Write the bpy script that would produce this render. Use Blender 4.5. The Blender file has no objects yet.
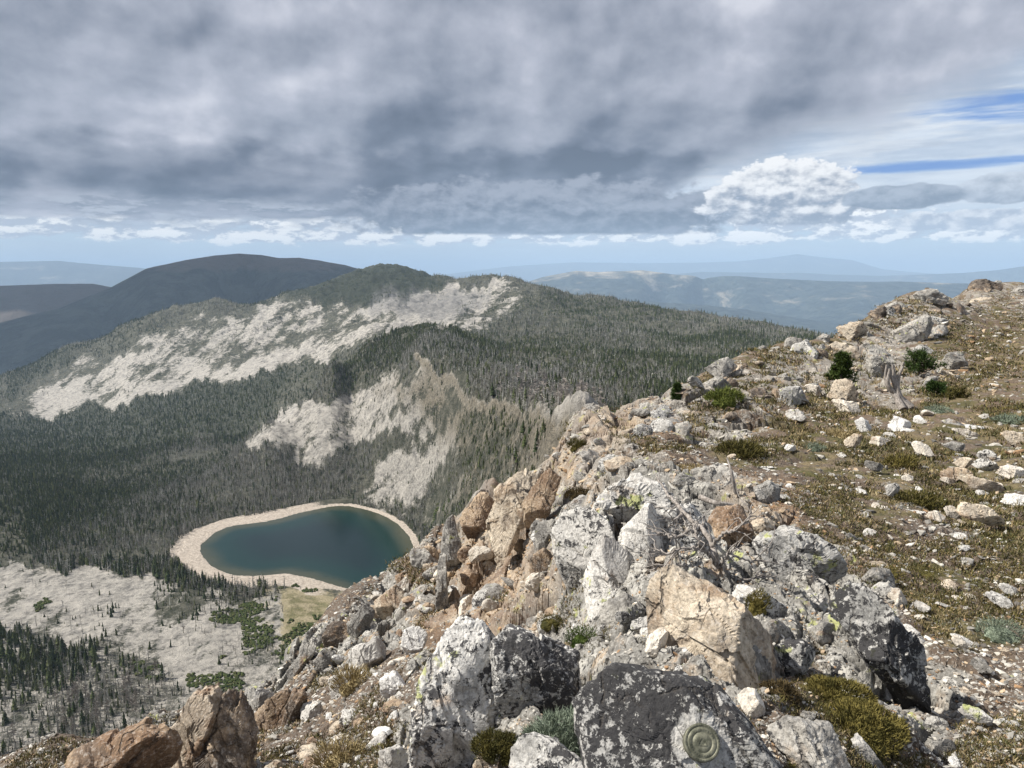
import bpy, bmesh, math, random
import numpy as np
from mathutils import Vector, Matrix, Quaternion

random.seed(7)
C = bpy.context.scene
COL = C.collection
W, H, F = 1024, 768, 740.0
PITCH = math.radians(8.6)

# ------------------------------------------------------------------ camera
cam_d = bpy.data.cameras.new('camera')
cam_d.sensor_width = 36.0
cam_d.lens = 36.0 * F / W
cam_d.clip_start = 0.05
cam_d.clip_end = 300000.0
cam = bpy.data.objects.new('camera', cam_d)
COL.objects.link(cam)
cam.location = (0, 0, 0)
cam.rotation_euler = (math.pi / 2 - PITCH, 0, 0)
C.camera = cam
C.render.resolution_x = W
C.render.resolution_y = H
C.render.engine = 'CYCLES'
C.cycles.volume_bounces = 1
C.cycles.volume_step_rate = 5.0
C.view_settings.view_transform = 'Standard'
C.view_settings.look = 'None'
C.view_settings.gamma = 1.0
C.view_settings.exposure = 0.50
try:
    C.view_settings.use_curve_mapping = False
except Exception:
    pass

# ------------------------------------------------------------------ sun
SUN_AZ = math.radians(-88.0)     # measured from +Y (view) towards +X
SUN_EL = math.radians(46.0)
sd = Vector((math.sin(SUN_AZ) * math.cos(SUN_EL), math.cos(SUN_AZ) * math.cos(SUN_EL), math.sin(SUN_EL)))
sun_d = bpy.data.lights.new('sun', 'SUN')
sun_d.energy = 5.0
sun_d.angle = math.radians(0.6)
sun_d.color = (1.0, 0.955, 0.88)
sun = bpy.data.objects.new('sun', sun_d)
COL.objects.link(sun)
sun.rotation_euler = sd.to_track_quat('Z', 'Y').to_euler()

# ------------------------------------------------------------------ node helper
class NT:
    def __init__(self, tree):
        self.t = tree
        self.n = tree.nodes
        self.l = tree.links
    def node(self, ty, **kw):
        nd = self.n.new(ty)
        for k, v in kw.items():
            setattr(nd, k, v)
        return nd
    def put(self, sock, v):
        if isinstance(v, X):
            v = v.s
        if isinstance(v, bpy.types.NodeSocket):
            self.l.new(v, sock)
        else:
            if sock.type in ('RGBA',) and isinstance(v, (tuple, list)) and len(v) == 3:
                v = (*v, 1.0)
            sock.default_value = v
    def math(self, op, a, b=None, c=None, clamp=False):
        nd = self.node('ShaderNodeMath', operation=op, use_clamp=clamp)
        self.put(nd.inputs[0], a)
        if b is not None:
            self.put(nd.inputs[1], b)
        if c is not None:
            self.put(nd.inputs[2], c)
        return X(self, nd.outputs[0])
    def comb(self, x, y, z=0.0):
        nd = self.node('ShaderNodeCombineXYZ')
        for i, v in enumerate((x, y, z)):
            self.put(nd.inputs[i], v)
        return nd.outputs[0]
    def sep(self, v):
        nd = self.node('ShaderNodeSeparateXYZ')
        self.put(nd.inputs[0], v)
        return [X(self, o) for o in nd.outputs]
    def noise(self, vec, scale, detail=4.0, rough=0.55, dist=0.0, lac=2.0, color=False):
        nd = self.node('ShaderNodeTexNoise')
        nd.noise_dimensions = '3D'
        self.put(nd.inputs['Vector'], vec)
        self.put(nd.inputs['Scale'], scale)
        self.put(nd.inputs['Detail'], detail)
        self.put(nd.inputs['Roughness'], rough)
        self.put(nd.inputs['Lacunarity'], lac)
        self.put(nd.inputs['Distortion'], dist)
        return nd.outputs['Color'] if color else X(self, nd.outputs[0])
    def voro(self, vec, scale, feature='F1', rand=1.0, out='Distance'):
        nd = self.node('ShaderNodeTexVoronoi', feature=feature)
        self.put(nd.inputs['Vector'], vec)
        self.put(nd.inputs['Scale'], scale)
        self.put(nd.inputs['Randomness'], rand)
        o = nd.outputs[out]
        return X(self, o) if out == 'Distance' else o
    def step(self, x, a, b, clamp=True):
        nd = self.node('ShaderNodeMapRange', interpolation_type='SMOOTHSTEP', clamp=clamp)
        self.put(nd.inputs[0], x)
        self.put(nd.inputs[1], a)
        self.put(nd.inputs[2], b)
        nd.inputs[3].default_value = 0.0
        nd.inputs[4].default_value = 1.0
        return X(self, nd.outputs[0])
    def mix(self, f, a, b, blend='MIX'):
        nd = self.node('ShaderNodeMix', data_type='RGBA', blend_type=blend)
        self.put(nd.inputs[0], f)
        self.put(nd.inputs[6], a)
        self.put(nd.inputs[7], b)
        return nd.outputs[2]
    def vmath(self, op, a, b=None, scale=None):
        nd = self.node('ShaderNodeVectorMath', operation=op)
        self.put(nd.inputs[0], a)
        if b is not None:
            self.put(nd.inputs[1], b)
        if scale is not None:
            self.put(nd.inputs['Scale'], scale)
        return nd.outputs[0]
    def attr(self, name, fac=True):
        nd = self.node('ShaderNodeAttribute', attribute_name=name)
        return X(self, nd.outputs['Fac']) if fac else nd.outputs['Color']
    def curve(self, x, pts, lo, hi):
        """piecewise curve: pts (x, value 0..1)"""
        nd = self.node('ShaderNodeValToRGB')
        cr = nd.color_ramp
        cr.interpolation = 'B_SPLINE' if False else 'EASE'
        sc = lambda v: (v - lo) / (hi - lo)
        while len(cr.elements) < len(pts):
            cr.elements.new(0.5)
        for e, (px_, v) in zip(cr.elements, pts):
            e.position = sc(px_)
            e.color = (v, v, v, 1)
        self.put(nd.inputs[0], (x - lo) / (hi - lo))
        return X(self, nd.outputs[0])

class X:
    def __init__(self, nt, s):
        self.nt, self.s = nt, s
    def __add__(self, o): return self.nt.math('ADD', self, o)
    __radd__ = __add__
    def __sub__(self, o): return self.nt.math('SUBTRACT', self, o)
    def __rsub__(self, o): return self.nt.math('SUBTRACT', o, self)
    def __mul__(self, o): return self.nt.math('MULTIPLY', self, o)
    __rmul__ = __mul__
    def __truediv__(self, o): return self.nt.math('DIVIDE', self, o)
    def __neg__(self): return self.nt.math('MULTIPLY', self, -1.0)
    def max(self, o): return self.nt.math('MAXIMUM', self, o)
    def min(self, o): return self.nt.math('MINIMUM', self, o)
    def abs(self): return self.nt.math('ABSOLUTE', self)
    def pow(self, o): return self.nt.math('POWER', self, o)
    def sq(self): return self.nt.math('MULTIPLY', self, self)

# ------------------------------------------------------------------ sky
world = bpy.data.worlds.new('World')
C.world = world
world.use_nodes = True
w = NT(world.node_tree)
w.n.clear()
BG = 0.1
sky = w.node('ShaderNodeTexSky', sky_type='NISHITA')
sky.sun_disc = False
sky.sun_elevation = SUN_EL
sky.sun_rotation = SUN_AZ
sky.altitude = 3000
sky.air_density = 1.1
sky.dust_density = 0.6
sky.ozone_density = 1.6
tc = w.node('ShaderNodeTexCoord')
dx, dy, dz = w.sep(tc.outputs['Generated'])
hyp = w.math('SQRT', dx * dx + dy * dy)
az = w.math('ARCTAN2', dx, dy)
el = dz / hyp.max(0.02)
def V(kx, ky, ox=0.0, oy=0.0, oz=0.0):
    return w.comb(az * kx + ox, el * ky + oy, oz)
def lit(kx, ky, scale, detail, rough, oz, sx=-0.012, sy=0.016, dist=0.0):
    a = w.noise(V(kx, ky, 0, 0, oz), scale, detail, rough, dist)
    b = w.noise(V(kx, ky, sx * kx, sy * ky, oz), scale, detail, rough, dist)
    return a, (a - b)
def k(c):      # picture-referred linear colour -> socket colour for strength BG
    return tuple(v * 0.74 / BG for v in c)

c0 = sky.outputs[0]
ey = w.math('LOGARITHM', (el.max(-0.02) + 0.07), 2.718281828) * 1.5
def PV(k_, ox=0.0, oy=0.0, oz=0.0):         # cloud-deck coordinates: flatten towards the horizon
    return w.comb(az * (4.0 * k_) + ox, ey * k_ + oy, oz)
hz_ = w.step(el, 0.15, 0.0)
c1 = w.mix(hz_ * 0.85, c0, k((0.52, 0.63, 0.77)))
n1 = w.noise(V(3.0, 26.0, 0, 0, 1.1), 1.6, 5, 0.62, 0.4)
def blob(ax, ex, wx, wy):
    return ((az - ax) / wx).sq() + ((el - ex) / wy).sq()
win = w.step(blob(0.61, 0.178, 0.13, 0.020) + (n1 - 0.5) * 6.0, 1.7, -0.3).max(
      w.step(blob(0.47, 0.121, 0.15, 0.0055) + (n1 - 0.5) * 6.0, 2.0, -0.3))
veil = (w.step(n1, 0.40, 0.58) * w.step(el, 0.015, 0.06)).max(0.85 * w.step(el, 0.035, 0.085)) * (1.0 - win)
nv = w.noise(V(4, 26, 0, 0, 5.0), 1.7, 5, 0.6)
veilcol = w.mix(w.step(nv, 0.34, 0.66), k((0.47, 0.54, 0.65)), k((0.80, 0.84, 0.89)))
c2 = w.mix(veil, w.mix(win, c1, k((0.14, 0.29, 0.66))), veilcol)

# bright cumulus strip low above the horizon
n2, r2 = lit(14, 34, 1.5, 6, 0.62, 9.0, -0.006, 0.006)
band = w.step(el, 0.026, 0.044) * w.step(el, 0.092, 0.060)
m2 = w.step(n2 + (band - 1.0) * 0.35, 0.35, 0.46)
col2 = w.mix(w.step(r2 * 3.2 + n2, 0.28, 0.72), k((0.52, 0.57, 0.66)), k((1.20, 1.18, 1.14)))
c3 = w.mix(m2 * 0.95, c2, col2)

# heaped cumulus, right of centre
nh, rh_ = lit(26, 44, 1.0, 7, 0.60, 21.0, -0.006, 0.009, 0.15)
def heap(cprev, ax, ex, wx, wy, hi, lo, soft=0.10, base=None, amp=3.2, rel=3.6):
    d = blob(ax, ex, wx, wy) + (0.5 - nh) * amp
    m = w.step(d, 1.0 + soft * 2, 1.0 - soft)
    if base is not None:
        m = m * w.step(el + (nh - 0.5) * 0.008, base - 0.003, base + 0.002)
    t = w.step((el - ex) / wy * 0.30 + rh_ * rel + 0.45, 0.0, 0.9)
    return w.mix(m, cprev, w.mix(t, k(lo), k(hi)))

# the great grey deck
edge = w.curve(az, [(-1.6, 0.072), (-0.62, 0.068), (-0.45, 0.062), (-0.25, 0.062), (-0.05, 0.060), (0.10, 0.066), (0.18, 0.098), (0.27, 0.136), (0.44, 0.172), (0.54, 0.20), (0.64, 0.225), (1.6, 0.28)], -1.6, 1.6)
na = w.noise(PV(1.0, 0, 0, 41.0), 0.62, 4, 0.45, 0.0)
na2 = w.noise(PV(1.0, 0.16, -0.16, 41.0), 0.62, 4, 0.45, 0.0)
warp = w.vmath('SCALE', w.noise(PV(1.0, 5, 5, 3.0), 1.6, 5, 0.55, color=True), scale=0.85)
puff = w.voro(w.vmath('ADD', PV(1.0, 0, 0, 7.0), warp), 1.15, 'SMOOTH_F1')
nb = w.noise(PV(1.0, 3.0, 1.0, 57.0), 1.7, 6, 0.50, 0.0)
nb2 = w.noise(PV(1.0, 3.06, 0.93, 57.0), 1.7, 6, 0.50, 0.0)
ra, rb = na - na2, nb - nb2
rgt = w.step(az, 0.10, 0.45)
d = el - edge + (na - 0.5) * (0.03 + rgt * 0.08) + (nb - 0.5) * (0.045 + rgt * 0.07)
dm = w.step(d, -0.003 - rgt * 0.020, 0.005 + rgt * 0.045)
dark = w.step(blob(-0.25, 0.120, 0.80, 0.040) + (nb - 0.5) * 3.2, 1.3, 0.2)
dark2 = w.step(blob(0.22, 0.17, 0.36, 0.06) + (na - 0.5) * 2.5, 1.6, 0.0)
top = w.step(el, 0.24, 0.42)
tone = 0.55 + ra * 2.6 + rb * 1.7 + (nb - 0.5) * 0.25 + (0.42 - puff) * 0.55 - dark * 0.36 - dark2 * 0.20 + top * 0.12
ramp = w.node('ShaderNodeValToRGB')
els = ramp.color_ramp.elements
els[0].position, els[1].position = 0.0, 1.0
els[0].color = (*k((0.085, 0.105, 0.150)), 1)
els[1].color = (*k((0.66, 0.67, 0.74)), 1)
for pp, cc in ((0.22, (0.150, 0.175, 0.235)), (0.5, (0.300, 0.325, 0.395)), (0.75, (0.44, 0.46, 0.54))):
    e = els.new(pp)
    e.color = (*k(cc), 1)
w.put(ramp.inputs[0], tone)
c5 = w.mix(dm, c3, ramp.outputs[0])
n6, r6 = lit(8.5, 36, 1.3, 5, 0.6, 63.0, -0.01, 0.006)
shelf = w.step(n6, 0.42, 0.60) * w.step(el, 0.046, 0.060) * w.step(el, 0.098, 0.075) * w.step(az, 0.16, -0.05)
c6 = w.mix(shelf * 0.8, c5, w.mix(w.step(r6 * 4 + n6, 0.35, 0.75), k((0.19, 0.225, 0.29)), k((0.52, 0.56, 0.63))))
c4 = heap(c6, 0.585, 0.092, 0.06, 0.016, (0.66, 0.71, 0.78), (0.30, 0.35, 0.43), base=0.07, amp=2.0, rel=1.5)
c4 = heap(c4, 0.55, 0.058, 0.09, 0.012, (0.88, 0.90, 0.93), (0.44, 0.50, 0.60), base=0.045, amp=2.6)
c4 = heap(c4, 0.05, 0.078, 0.25, 0.040, (0.33, 0.355, 0.425), (0.085, 0.105, 0.15), base=0.050, soft=0.22, amp=3.4, rel=1.7)
c4 = heap(c4, 0.345, 0.092, 0.090, 0.044, (1.0, 0.99, 0.98), (0.25, 0.29, 0.37), base=0.058, soft=0.10, amp=4.0, rel=2.6)
c4 = heap(c4, 0.475, 0.088, 0.065, 0.014, (0.42, 0.47, 0.55), (0.17, 0.21, 0.28), base=0.066, amp=1.8, rel=2.0)
# below the horizon: nothing but air
bg = w.node('ShaderNodeBackground')
w.put(bg.inputs[0], w.mix(w.step(el, -0.02, -0.06), c4, k((0.30, 0.38, 0.50))))
bg.inputs[1].default_value = BG
wo = w.node('ShaderNodeOutputWorld')
w.l.new(bg.outputs[0], wo.inputs[0])
world.cycles.sampling_method = 'MANUAL'
world.cycles.sample_map_resolution = 512

# ------------------------------------------------------------------ numpy noise
def _h(ix, iy, iz, seed):
    h = (ix.astype(np.int64) * 374761393 + iy.astype(np.int64) * 668265263 + iz.astype(np.int64) * 2147483647 + seed * 1274126177) & 0xFFFFFFFF
    h = ((h ^ (h >> 13)) * 1274126177) & 0xFFFFFFFF
    h = ((h ^ (h >> 16)) * 2246822519) & 0xFFFFFFFF
    h = h ^ (h >> 15)
    return (h & 0xFFFFFF).astype(np.float32) / 16777216.0
def vnoise2(x, y, seed=0):
    ix = np.floor(x); iy = np.floor(y)
    fx = (x - ix); fy = (y - iy)
    fx = fx * fx * fx * (fx * (fx * 6 - 15) + 10); fy = fy * fy * fy * (fy * (fy * 6 - 15) + 10)
    z0 = np.zeros_like(ix)
    a = _h(ix, iy, z0, seed); b = _h(ix + 1, iy, z0, seed)
    c = _h(ix, iy + 1, z0, seed); d_ = _h(ix + 1, iy + 1, z0, seed)
    return (a + (b - a) * fx) * (1 - fy) + (c + (d_ - c) * fx) * fy - 0.5
def vnoise3(x, y, z, seed=0):
    ix = np.floor(x); iy = np.floor(y); iz = np.floor(z)
    fx = x - ix; fy = y - iy; fz = z - iz
    fx = fx * fx * (3 - 2 * fx); fy = fy * fy * (3 - 2 * fy); fz = fz * fz * (3 - 2 * fz)
    r = 0
    for kz in (0, 1):
        a = _h(ix, iy, iz + kz, seed); b = _h(ix + 1, iy, iz + kz, seed)
        c = _h(ix, iy + 1, iz + kz, seed); d_ = _h(ix + 1, iy + 1, iz + kz, seed)
        s = (a + (b - a) * fx) * (1 - fy) + (c + (d_ - c) * fx) * fy
        r = r + s * (fz if kz else 1 - fz)
    return r - 0.5
def fbm2(x, y, oct=5, seed=0, gain=0.5):
    r = 0; a = 1.0; f = 1.0
    for i in range(oct):
        r = r + a * vnoise2(x * f + 17.3 * i, y * f - 9.1 * i, seed + i)
        a *= gain; f *= 2.03
    return r
def fbm3(x, y, z, oct=4, seed=0, gain=0.5):
    r = 0; a = 1.0; f = 1.0
    for i in range(oct):
        r = r + a * vnoise3(x * f + 17.3 * i, y * f - 9.1 * i, z * f + 3.7 * i, seed + i)
        a *= gain; f *= 2.03
    return r
def cells2(x, y, seed=0):
    """nearest jittered cell: returns (dx, dy, rnd1, rnd2, rnd3, edge distance)"""
    ix = np.floor(x); iy = np.floor(y); z0 = np.zeros_like(ix)
    best = np.full(x.shape, 9e9, np.float32); sec = best.copy()
    bx = np.zeros_like(x); by = np.zeros_like(x); bi = ix.copy(); bj = iy.copy()
    for i in (-1, 0, 1):
        for j in (-1, 0, 1):
            cx = ix + i; cy = iy + j
            px_ = cx + _h(cx, cy, z0, seed + 11); py_ = cy + _h(cx, cy, z0, seed + 12)
            d2 = (x - px_) ** 2 + (y - py_) ** 2
            m = d2 < best
            sec = np.where(m, best, np.minimum(sec, d2))
            bx = np.where(m, x - px_, bx); by = np.where(m, y - py_, by)
            bi = np.where(m, cx, bi); bj = np.where(m, cy, bj)
            best = np.where(m, d2, best)
    z0 = np.zeros_like(bi)
    return bx, by, _h(bi, bj, z0, seed + 1), _h(bi, bj, z0, seed + 2), _h(bi, bj, z0, seed + 3), np.sqrt(sec) - np.sqrt(best)
def cells3(x, y, z, seed=0):
    ix = np.floor(x); iy = np.floor(y); iz = np.floor(z)
    best = np.full(x.shape, 9e9, np.float32); b = [x * 0, x * 0, x * 0]; c = [ix, iy, iz]
    for i in (-1, 0, 1):
        for j in (-1, 0, 1):
            for k_ in (-1, 0, 1):
                cx = ix + i; cy = iy + j; cz = iz + k_
                ax = x - cx - _h(cx, cy, cz, seed + 11); ay = y - cy - _h(cx, cy, cz, seed + 12); az_ = z - cz - _h(cx, cy, cz, seed + 13)
                d2 = ax * ax + ay * ay + az_ * az_; m = d2 < best
                best = np.where(m, d2, best)
                b = [np.where(m, p, q) for p, q in zip((ax, ay, az_), b)]; c = [np.where(m, p, q) for p, q in zip((cx, cy, cz), c)]
    return b, [_h(c[0], c[1], c[2], seed + q) - 0.5 for q in range(1, 5)]
def sstep(x, a, b):
    t_ = np.clip((x - a) / (b - a), 0, 1)
    return t_ * t_ * (3 - 2 * t_)
def poly_in(px_, py_, poly):
    """signed distance in pixels, positive inside"""
    P = np.array(poly, float)
    n = len(P)
    ins = np.zeros(px_.shape, bool); dmin = np.full(px_.shape, 1e12)
    for i in range(n):
        x1, y1 = P[i]; x2, y2 = P[(i + 1) % n]
        c = ((y1 > py_) != (y2 > py_)) & (px_ < (x2 - x1) * (py_ - y1) / ((y2 - y1) if y2 != y1 else 1e-9) + x1)
        ins ^= c
        ex, ey = x2 - x1, y2 - y1
        t_ = np.clip(((px_ - x1) * ex + (py_ - y1) * ey) / (ex * ex + ey * ey + 1e-9), 0, 1)
        dmin = np.minimum(dmin, (px_ - x1 - t_ * ex) ** 2 + (py_ - y1 - t_ * ey) ** 2)
    return np.where(ins, 1, -1) * np.sqrt(dmin)

# ------------------------------------------------------------------ survey geometry: bearings and slopes
cp, sp = math.cos(PITCH), math.sin(PITCH)
def ray(px_, py_):
    X_ = (np.asarray(px_, float) - W / 2) / F; Y_ = (H / 2 - np.asarray(py_, float)) / F
    return X_, cp + Y_ * sp, -sp + Y_ * cp
def azs(px_, py_):
    x_, y_, z_ = ray(px_, py_)
    return np.arctan2(x_, y_), z_ / np.hypot(x_, y_)
def project(x, y, z):
    d_ = y * cp - z * sp
    u_ = y * sp + z * cp
    d_ = np.where(d_ > 1e-3, d_, 1e-3)
    return W / 2 + F * x / d_, H / 2 - F * u_ / d_

# control lines of the relief: (pixel x, pixel y, horizontal distance in m)
FG = [(500,745,2.0),(560,740,1.8),(700,748,1.55),(780,745,1.7),(850,740,1.95),(1000,745,2.3),(1100,740,2.6),
      (400,760,2.9),(300,755,4.2),(200,762,5.6),(110,768,7.2),
      (1000,680,3.0),(1100,680,3.3),(920,690,2.7),(850,680,2.6),(770,680,2.25),(690,665,2.4),(600,665,2.8),(540,665,3.4),(450,655,4.2),(395,660,5.0),(320,700,5.6),(270,705,6.4),
      (1100,600,4.6),(1000,600,4.3),(920,600,3.9),(850,600,3.5),(770,600,3.2),(690,580,3.2),(620,590,3.6),(560,610,4.3),(500,620,5.4),(440,610,7.0),(385,620,8.0),
      (1100,530,6.4),(1000,530,6.0),(920,530,5.6),(850,530,5.1),(760,530,4.6),(660,520,4.4),(600,520,4.6),(550,540,5.6),(500,550,7.2),(450,560,8.6),
      (1100,460,9.8),(1000,460,9.3),(880,460,8.4),(760,470,6.9),(680,465,6.6),(610,465,7.0),(560,480,7.6),(510,500,8.6),
      (1100,420,14),(1000,420,13.5),(900,420,12.5),(800,420,11),(700,425,9.6),(620,430,9.2),
      (1100,380,22),(1000,380,21.5),(900,380,19.5),(800,380,16.5),(730,385,13.5),
      (1100,340,34),(1000,340,33),(900,340,28.5),(850,345,25),
      (1100,305,52),(1010,300,50),(950,302,46)]
EDGE = [(-120,860,9.0),(-40,815,8.8),(60,768,8.2),(140,738,7.8),(200,712,7.6),(250,702,7.8),(300,668,8.8),(330,630,9.6),(360,606,10.2),(395,578,10.4),
        (426,548,10.0),(442,526,10.0),(477,500,9.6),(500,494,9.4),(524,474,9.0),(546,466,9.0),(570,436,10),(592,423,10.4),(633,415,11),(662,408,13),
        (690,382,15.5),(740,358,19.5),(775,350,22),(810,344,25),(840,330,30),(870,314,36),(900,303,41),(930,292,47),(975,283,56),(1024,286,58),(1100,290,60),(1180,294,60)]
MID = [ # ridge crest running away from the outcrop
      (579,424,170),(560,424,200),(532,417,262),(499,407,380),(473,395,500),(443,377,680),(426,364,800),(410,359,880),
      (433,331,1160),(400,334,1130),(366,347,1090),(333,364,1060),(300,403,1020),(270,422,1010),(245,440,1000),
      # slope of the crest above the lake
      (545,445,185),(500,440,335),(500,475,305),(470,430,475),(470,470,440),(440,400,655),(440,440,615),(440,480,575),(440,520,548),
      (400,400,835),(400,440,775),(400,480,725),(400,515,692),(350,400,1005),(350,440,930),(350,475,860),(300,440,965),(300,470,900),(250,470,925),
      (425,545,648),(430,565,610),
      # back of the crest: forested plateau
      (600,400,470),(560,404,330),(650,402,480),(700,400,500),(560,380,560),(520,380,560),(480,372,760),(500,345,1200),(600,350,1000),(560,350,950),(700,370,750),(760,350,1050),
      (550,320,1650),(650,335,1400),(600,315,1800),(700,335,1450),(760,340,1350),
      # talus wall
      (480,305,2050),(430,305,2100),(445,328,1500),(350,320,2050),(370,340,1500),(300,330,2150),(300,362,1800),(330,352,1700),(200,340,2350),(100,370,2450),(250,312,2500),
      (0,409,2350),(50,411,2260),(100,404,2170),(180,384,2060),(230,373,1960),
      # wooded valley floor
      (280,425,1300),(200,425,1500),(100,430,1800),(0,430,2050),(-150,440,2100),(200,470,1120),(150,480,1090),(50,500,950),(0,520,860),(-120,520,900),
      # skyline
      (-150,420,3000),(0,376,2900),(66,346,2850),(133,321,2800),(173,309,2750),(213,301,2700),(282,294,2700),(340,276,3000),(366,270,3100),(390,266,3200),(420,273,3000),(443,278,2700),(470,278,2500),(496,277,2400),
      (516,280,2330),(532,285,2300),(552,290,2250),(599,298,2200),(640,304,2150),(700,315,2050),(760,325,1950),(810,336,1850),(870,348,1800),(950,352,1800),(1100,356,1800)]
LAKE_Z = -250.0
SHORE = [(200,549),(210,537),(228,527),(269,521),(304,512),(339,506),(368,510),(395,522),(411,540),(415,563),(404,575),(386,584),(362,588),(345,588),(321,581),(286,574),(242,576),(213,567)]
def at_z(px_, py_, z_):
    x_, y_, q = ray(px_, py_)
    t_ = z_ / q
    return x_ * t_, y_ * t_
ctl = []
def add(px_, py_, r): 
    a, s = azs(px_, py_); ctl.append((float(a), math.log(r), float(s)))
for p in FG + MID: add(*p)
for p in EDGE:
    add(*p)
    a, s = azs(p[0], p[1]); a = float(a); s = float(s); r = p[2]
    lft = float(sstep(np.array(p[0]), 640, 560))
    ctl.append((a, math.log(r * 1.13), s - 0.05 - 0.10 * lft))
    ctl.append((a, math.log(r * 1.5), s - 0.13 - 0.20 * lft))
    ctl.append((a, math.log(r * 2.6), s - 0.20 - 0.22 * lft))
    if p[0] > 640: ctl.append((a, math.log(150), s - 0.20)); ctl.append((a, math.log(300), min(s - 0.14, -0.2)))
    elif p[0] < 430:
        ctl.append((a, math.log(55), -0.86)); ctl.append((a, math.log(130), -0.84)); ctl.append((a, math.log(240), -0.80))
    elif p[0] < 520: ctl.append((a, math.log(60), -0.80)); ctl.append((a, math.log(150), -0.62))
for p in MID[-25:]:      # fall away behind the skyline
    a, s = azs(p[0], p[1]); r = p[2]
    ctl.append((float(a), math.log(r * 1.12), float(s) - 0.010)); ctl.append((float(a), math.log(r * 1.4), float(s) - 0.075)); ctl.append((float(a), math.log(6500), float(s) - 0.10))
for q in range(8, 15):     # fall behind the spur
    p = MID[q]; a, s = azs(p[0], p[1]); ctl.append((float(a), math.log(p[2] * 1.13), float(s) - 0.035))
for pxy in SHORE:
    x_, y_ = at_z(pxy[0], pxy[1], LAKE_Z); ctl.append((math.atan2(x_, y_), math.log(math.hypot(x_, y_)), LAKE_Z / math.hypot(x_, y_)))
for pxy in [(180,545),(200,575),(235,595),(290,600),(350,600),(240,500),(320,495),(150,580),(100,575),(0,580),(-100,580),(0,640),(100,640),(200,640),(270,640),(0,700),(100,700),(200,690),(0,760),(-100,700),(-120,780),(60,745),(170,730),(310,640),(160,520),(120,545)]:
    z_ = LAKE_Z + 2 - 10 * max(0, (200 - pxy[0]) / 200.0) + (2 if pxy[1] < 600 else 6)
    x_, y_ = at_z(pxy[0], pxy[1], z_); ctl.append((math.atan2(x_, y_), math.log(math.hypot(x_, y_)), z_ / math.hypot(x_, y_)))
for pxy in [(300,545),(350,550),(250,545),(380,555)]:
    x_, y_ = at_z(pxy[0], pxy[1], LAKE_Z - 9); ctl.append((math.atan2(x_, y_), math.log(math.hypot(x_, y_)), (LAKE_Z - 9) / math.hypot(x_, y_)))
for a in np.linspace(-1.1, 1.1, 9):
    ctl.append((float(a), math.log(0.25), -6.0)); ctl.append((float(a), math.log(0.8), -1.9))
for r, sl, sr in ((2, -0.85, -0.8), (6, -0.75, -0.38), (20, -0.8, -0.16), (60, -0.85, -0.08), (200, -0.8, -0.25), (400, -0.68, -0.22), (900, -0.3, -0.14), (2000, -0.2, -0.10), (4000, -0.15, -0.12)):
    for a in (0.8, 1.1): ctl.append((-a, math.log(r), sl)); ctl.append((a, math.log(r), sr))
ctl = np.array(ctl)
KU = 4.0
cu, cv, cs = ctl[:, 0] * KU, ctl[:, 1], ctl[:, 2]
def kern(d2): return np.sqrt(d2 + 0.0025)
A = kern((cu[:, None] - cu[None]) ** 2 + (cv[:, None] - cv[None]) ** 2)
n_ = len(cu)
M = np.zeros((n_ + 3, n_ + 3)); M[:n_, :n_] = A - np.eye(n_) * 0.004
M[:n_, n_] = 1; M[:n_, n_ + 1] = cu; M[:n_, n_ + 2] = cv; M[n_, :n_] = 1; M[n_ + 1, :n_] = cu; M[n_ + 2, :n_] = cv
wt = np.linalg.lstsq(M, np.concatenate([cs, [0, 0, 0]]), rcond=None)[0]
GU = np.linspace(-1.12, 1.12, 560); GV = np.linspace(math.log(0.22), math.log(9000), 620)
S_GRID = np.zeros((len(GV), len(GU)))
for i, v_ in enumerate(GV):
    d2 = (GU[:, None] * KU - cu[None]) ** 2 + (v_ - cv[None]) ** 2
    S_GRID[i] = kern(d2) @ wt[:n_] + wt[n_] + wt[n_ + 1] * GU * KU + wt[n_ + 2] * v_
BACK = S_GRID[:, [0, -1]].mean(1)          # behind the photographer the relief is a plain cone
def s_of(a, v_):
    aa = np.clip(a, GU[0], GU[-1])
    fu = (aa - GU[0]) / (GU[1] - GU[0]); fv = np.clip((v_ - GV[0]) / (GV[1] - GV[0]), 0, len(GV) - 1.001)
    iu = np.clip(fu.astype(int), 0, len(GU) - 2); iv = fv.astype(int)
    fu = fu - iu; fv = fv - iv
    s = (S_GRID[iv, iu] * (1 - fu) + S_GRID[iv, iu + 1] * fu) * (1 - fv) + (S_GRID[iv + 1, iu] * (1 - fu) + S_GRID[iv + 1, iu + 1] * fu) * fv
    b = sstep(np.abs(a), 1.12, 2.6)
    bk = BACK[iv] * (1 - fv) + BACK[iv + 1] * fv
    return s * (1 - b) + bk * b
def base_z(x, y):
    r = np.hypot(x, y); r = np.maximum(r, 0.22)
    return s_of(np.arctan2(x, y), np.log(r)) * r

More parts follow.
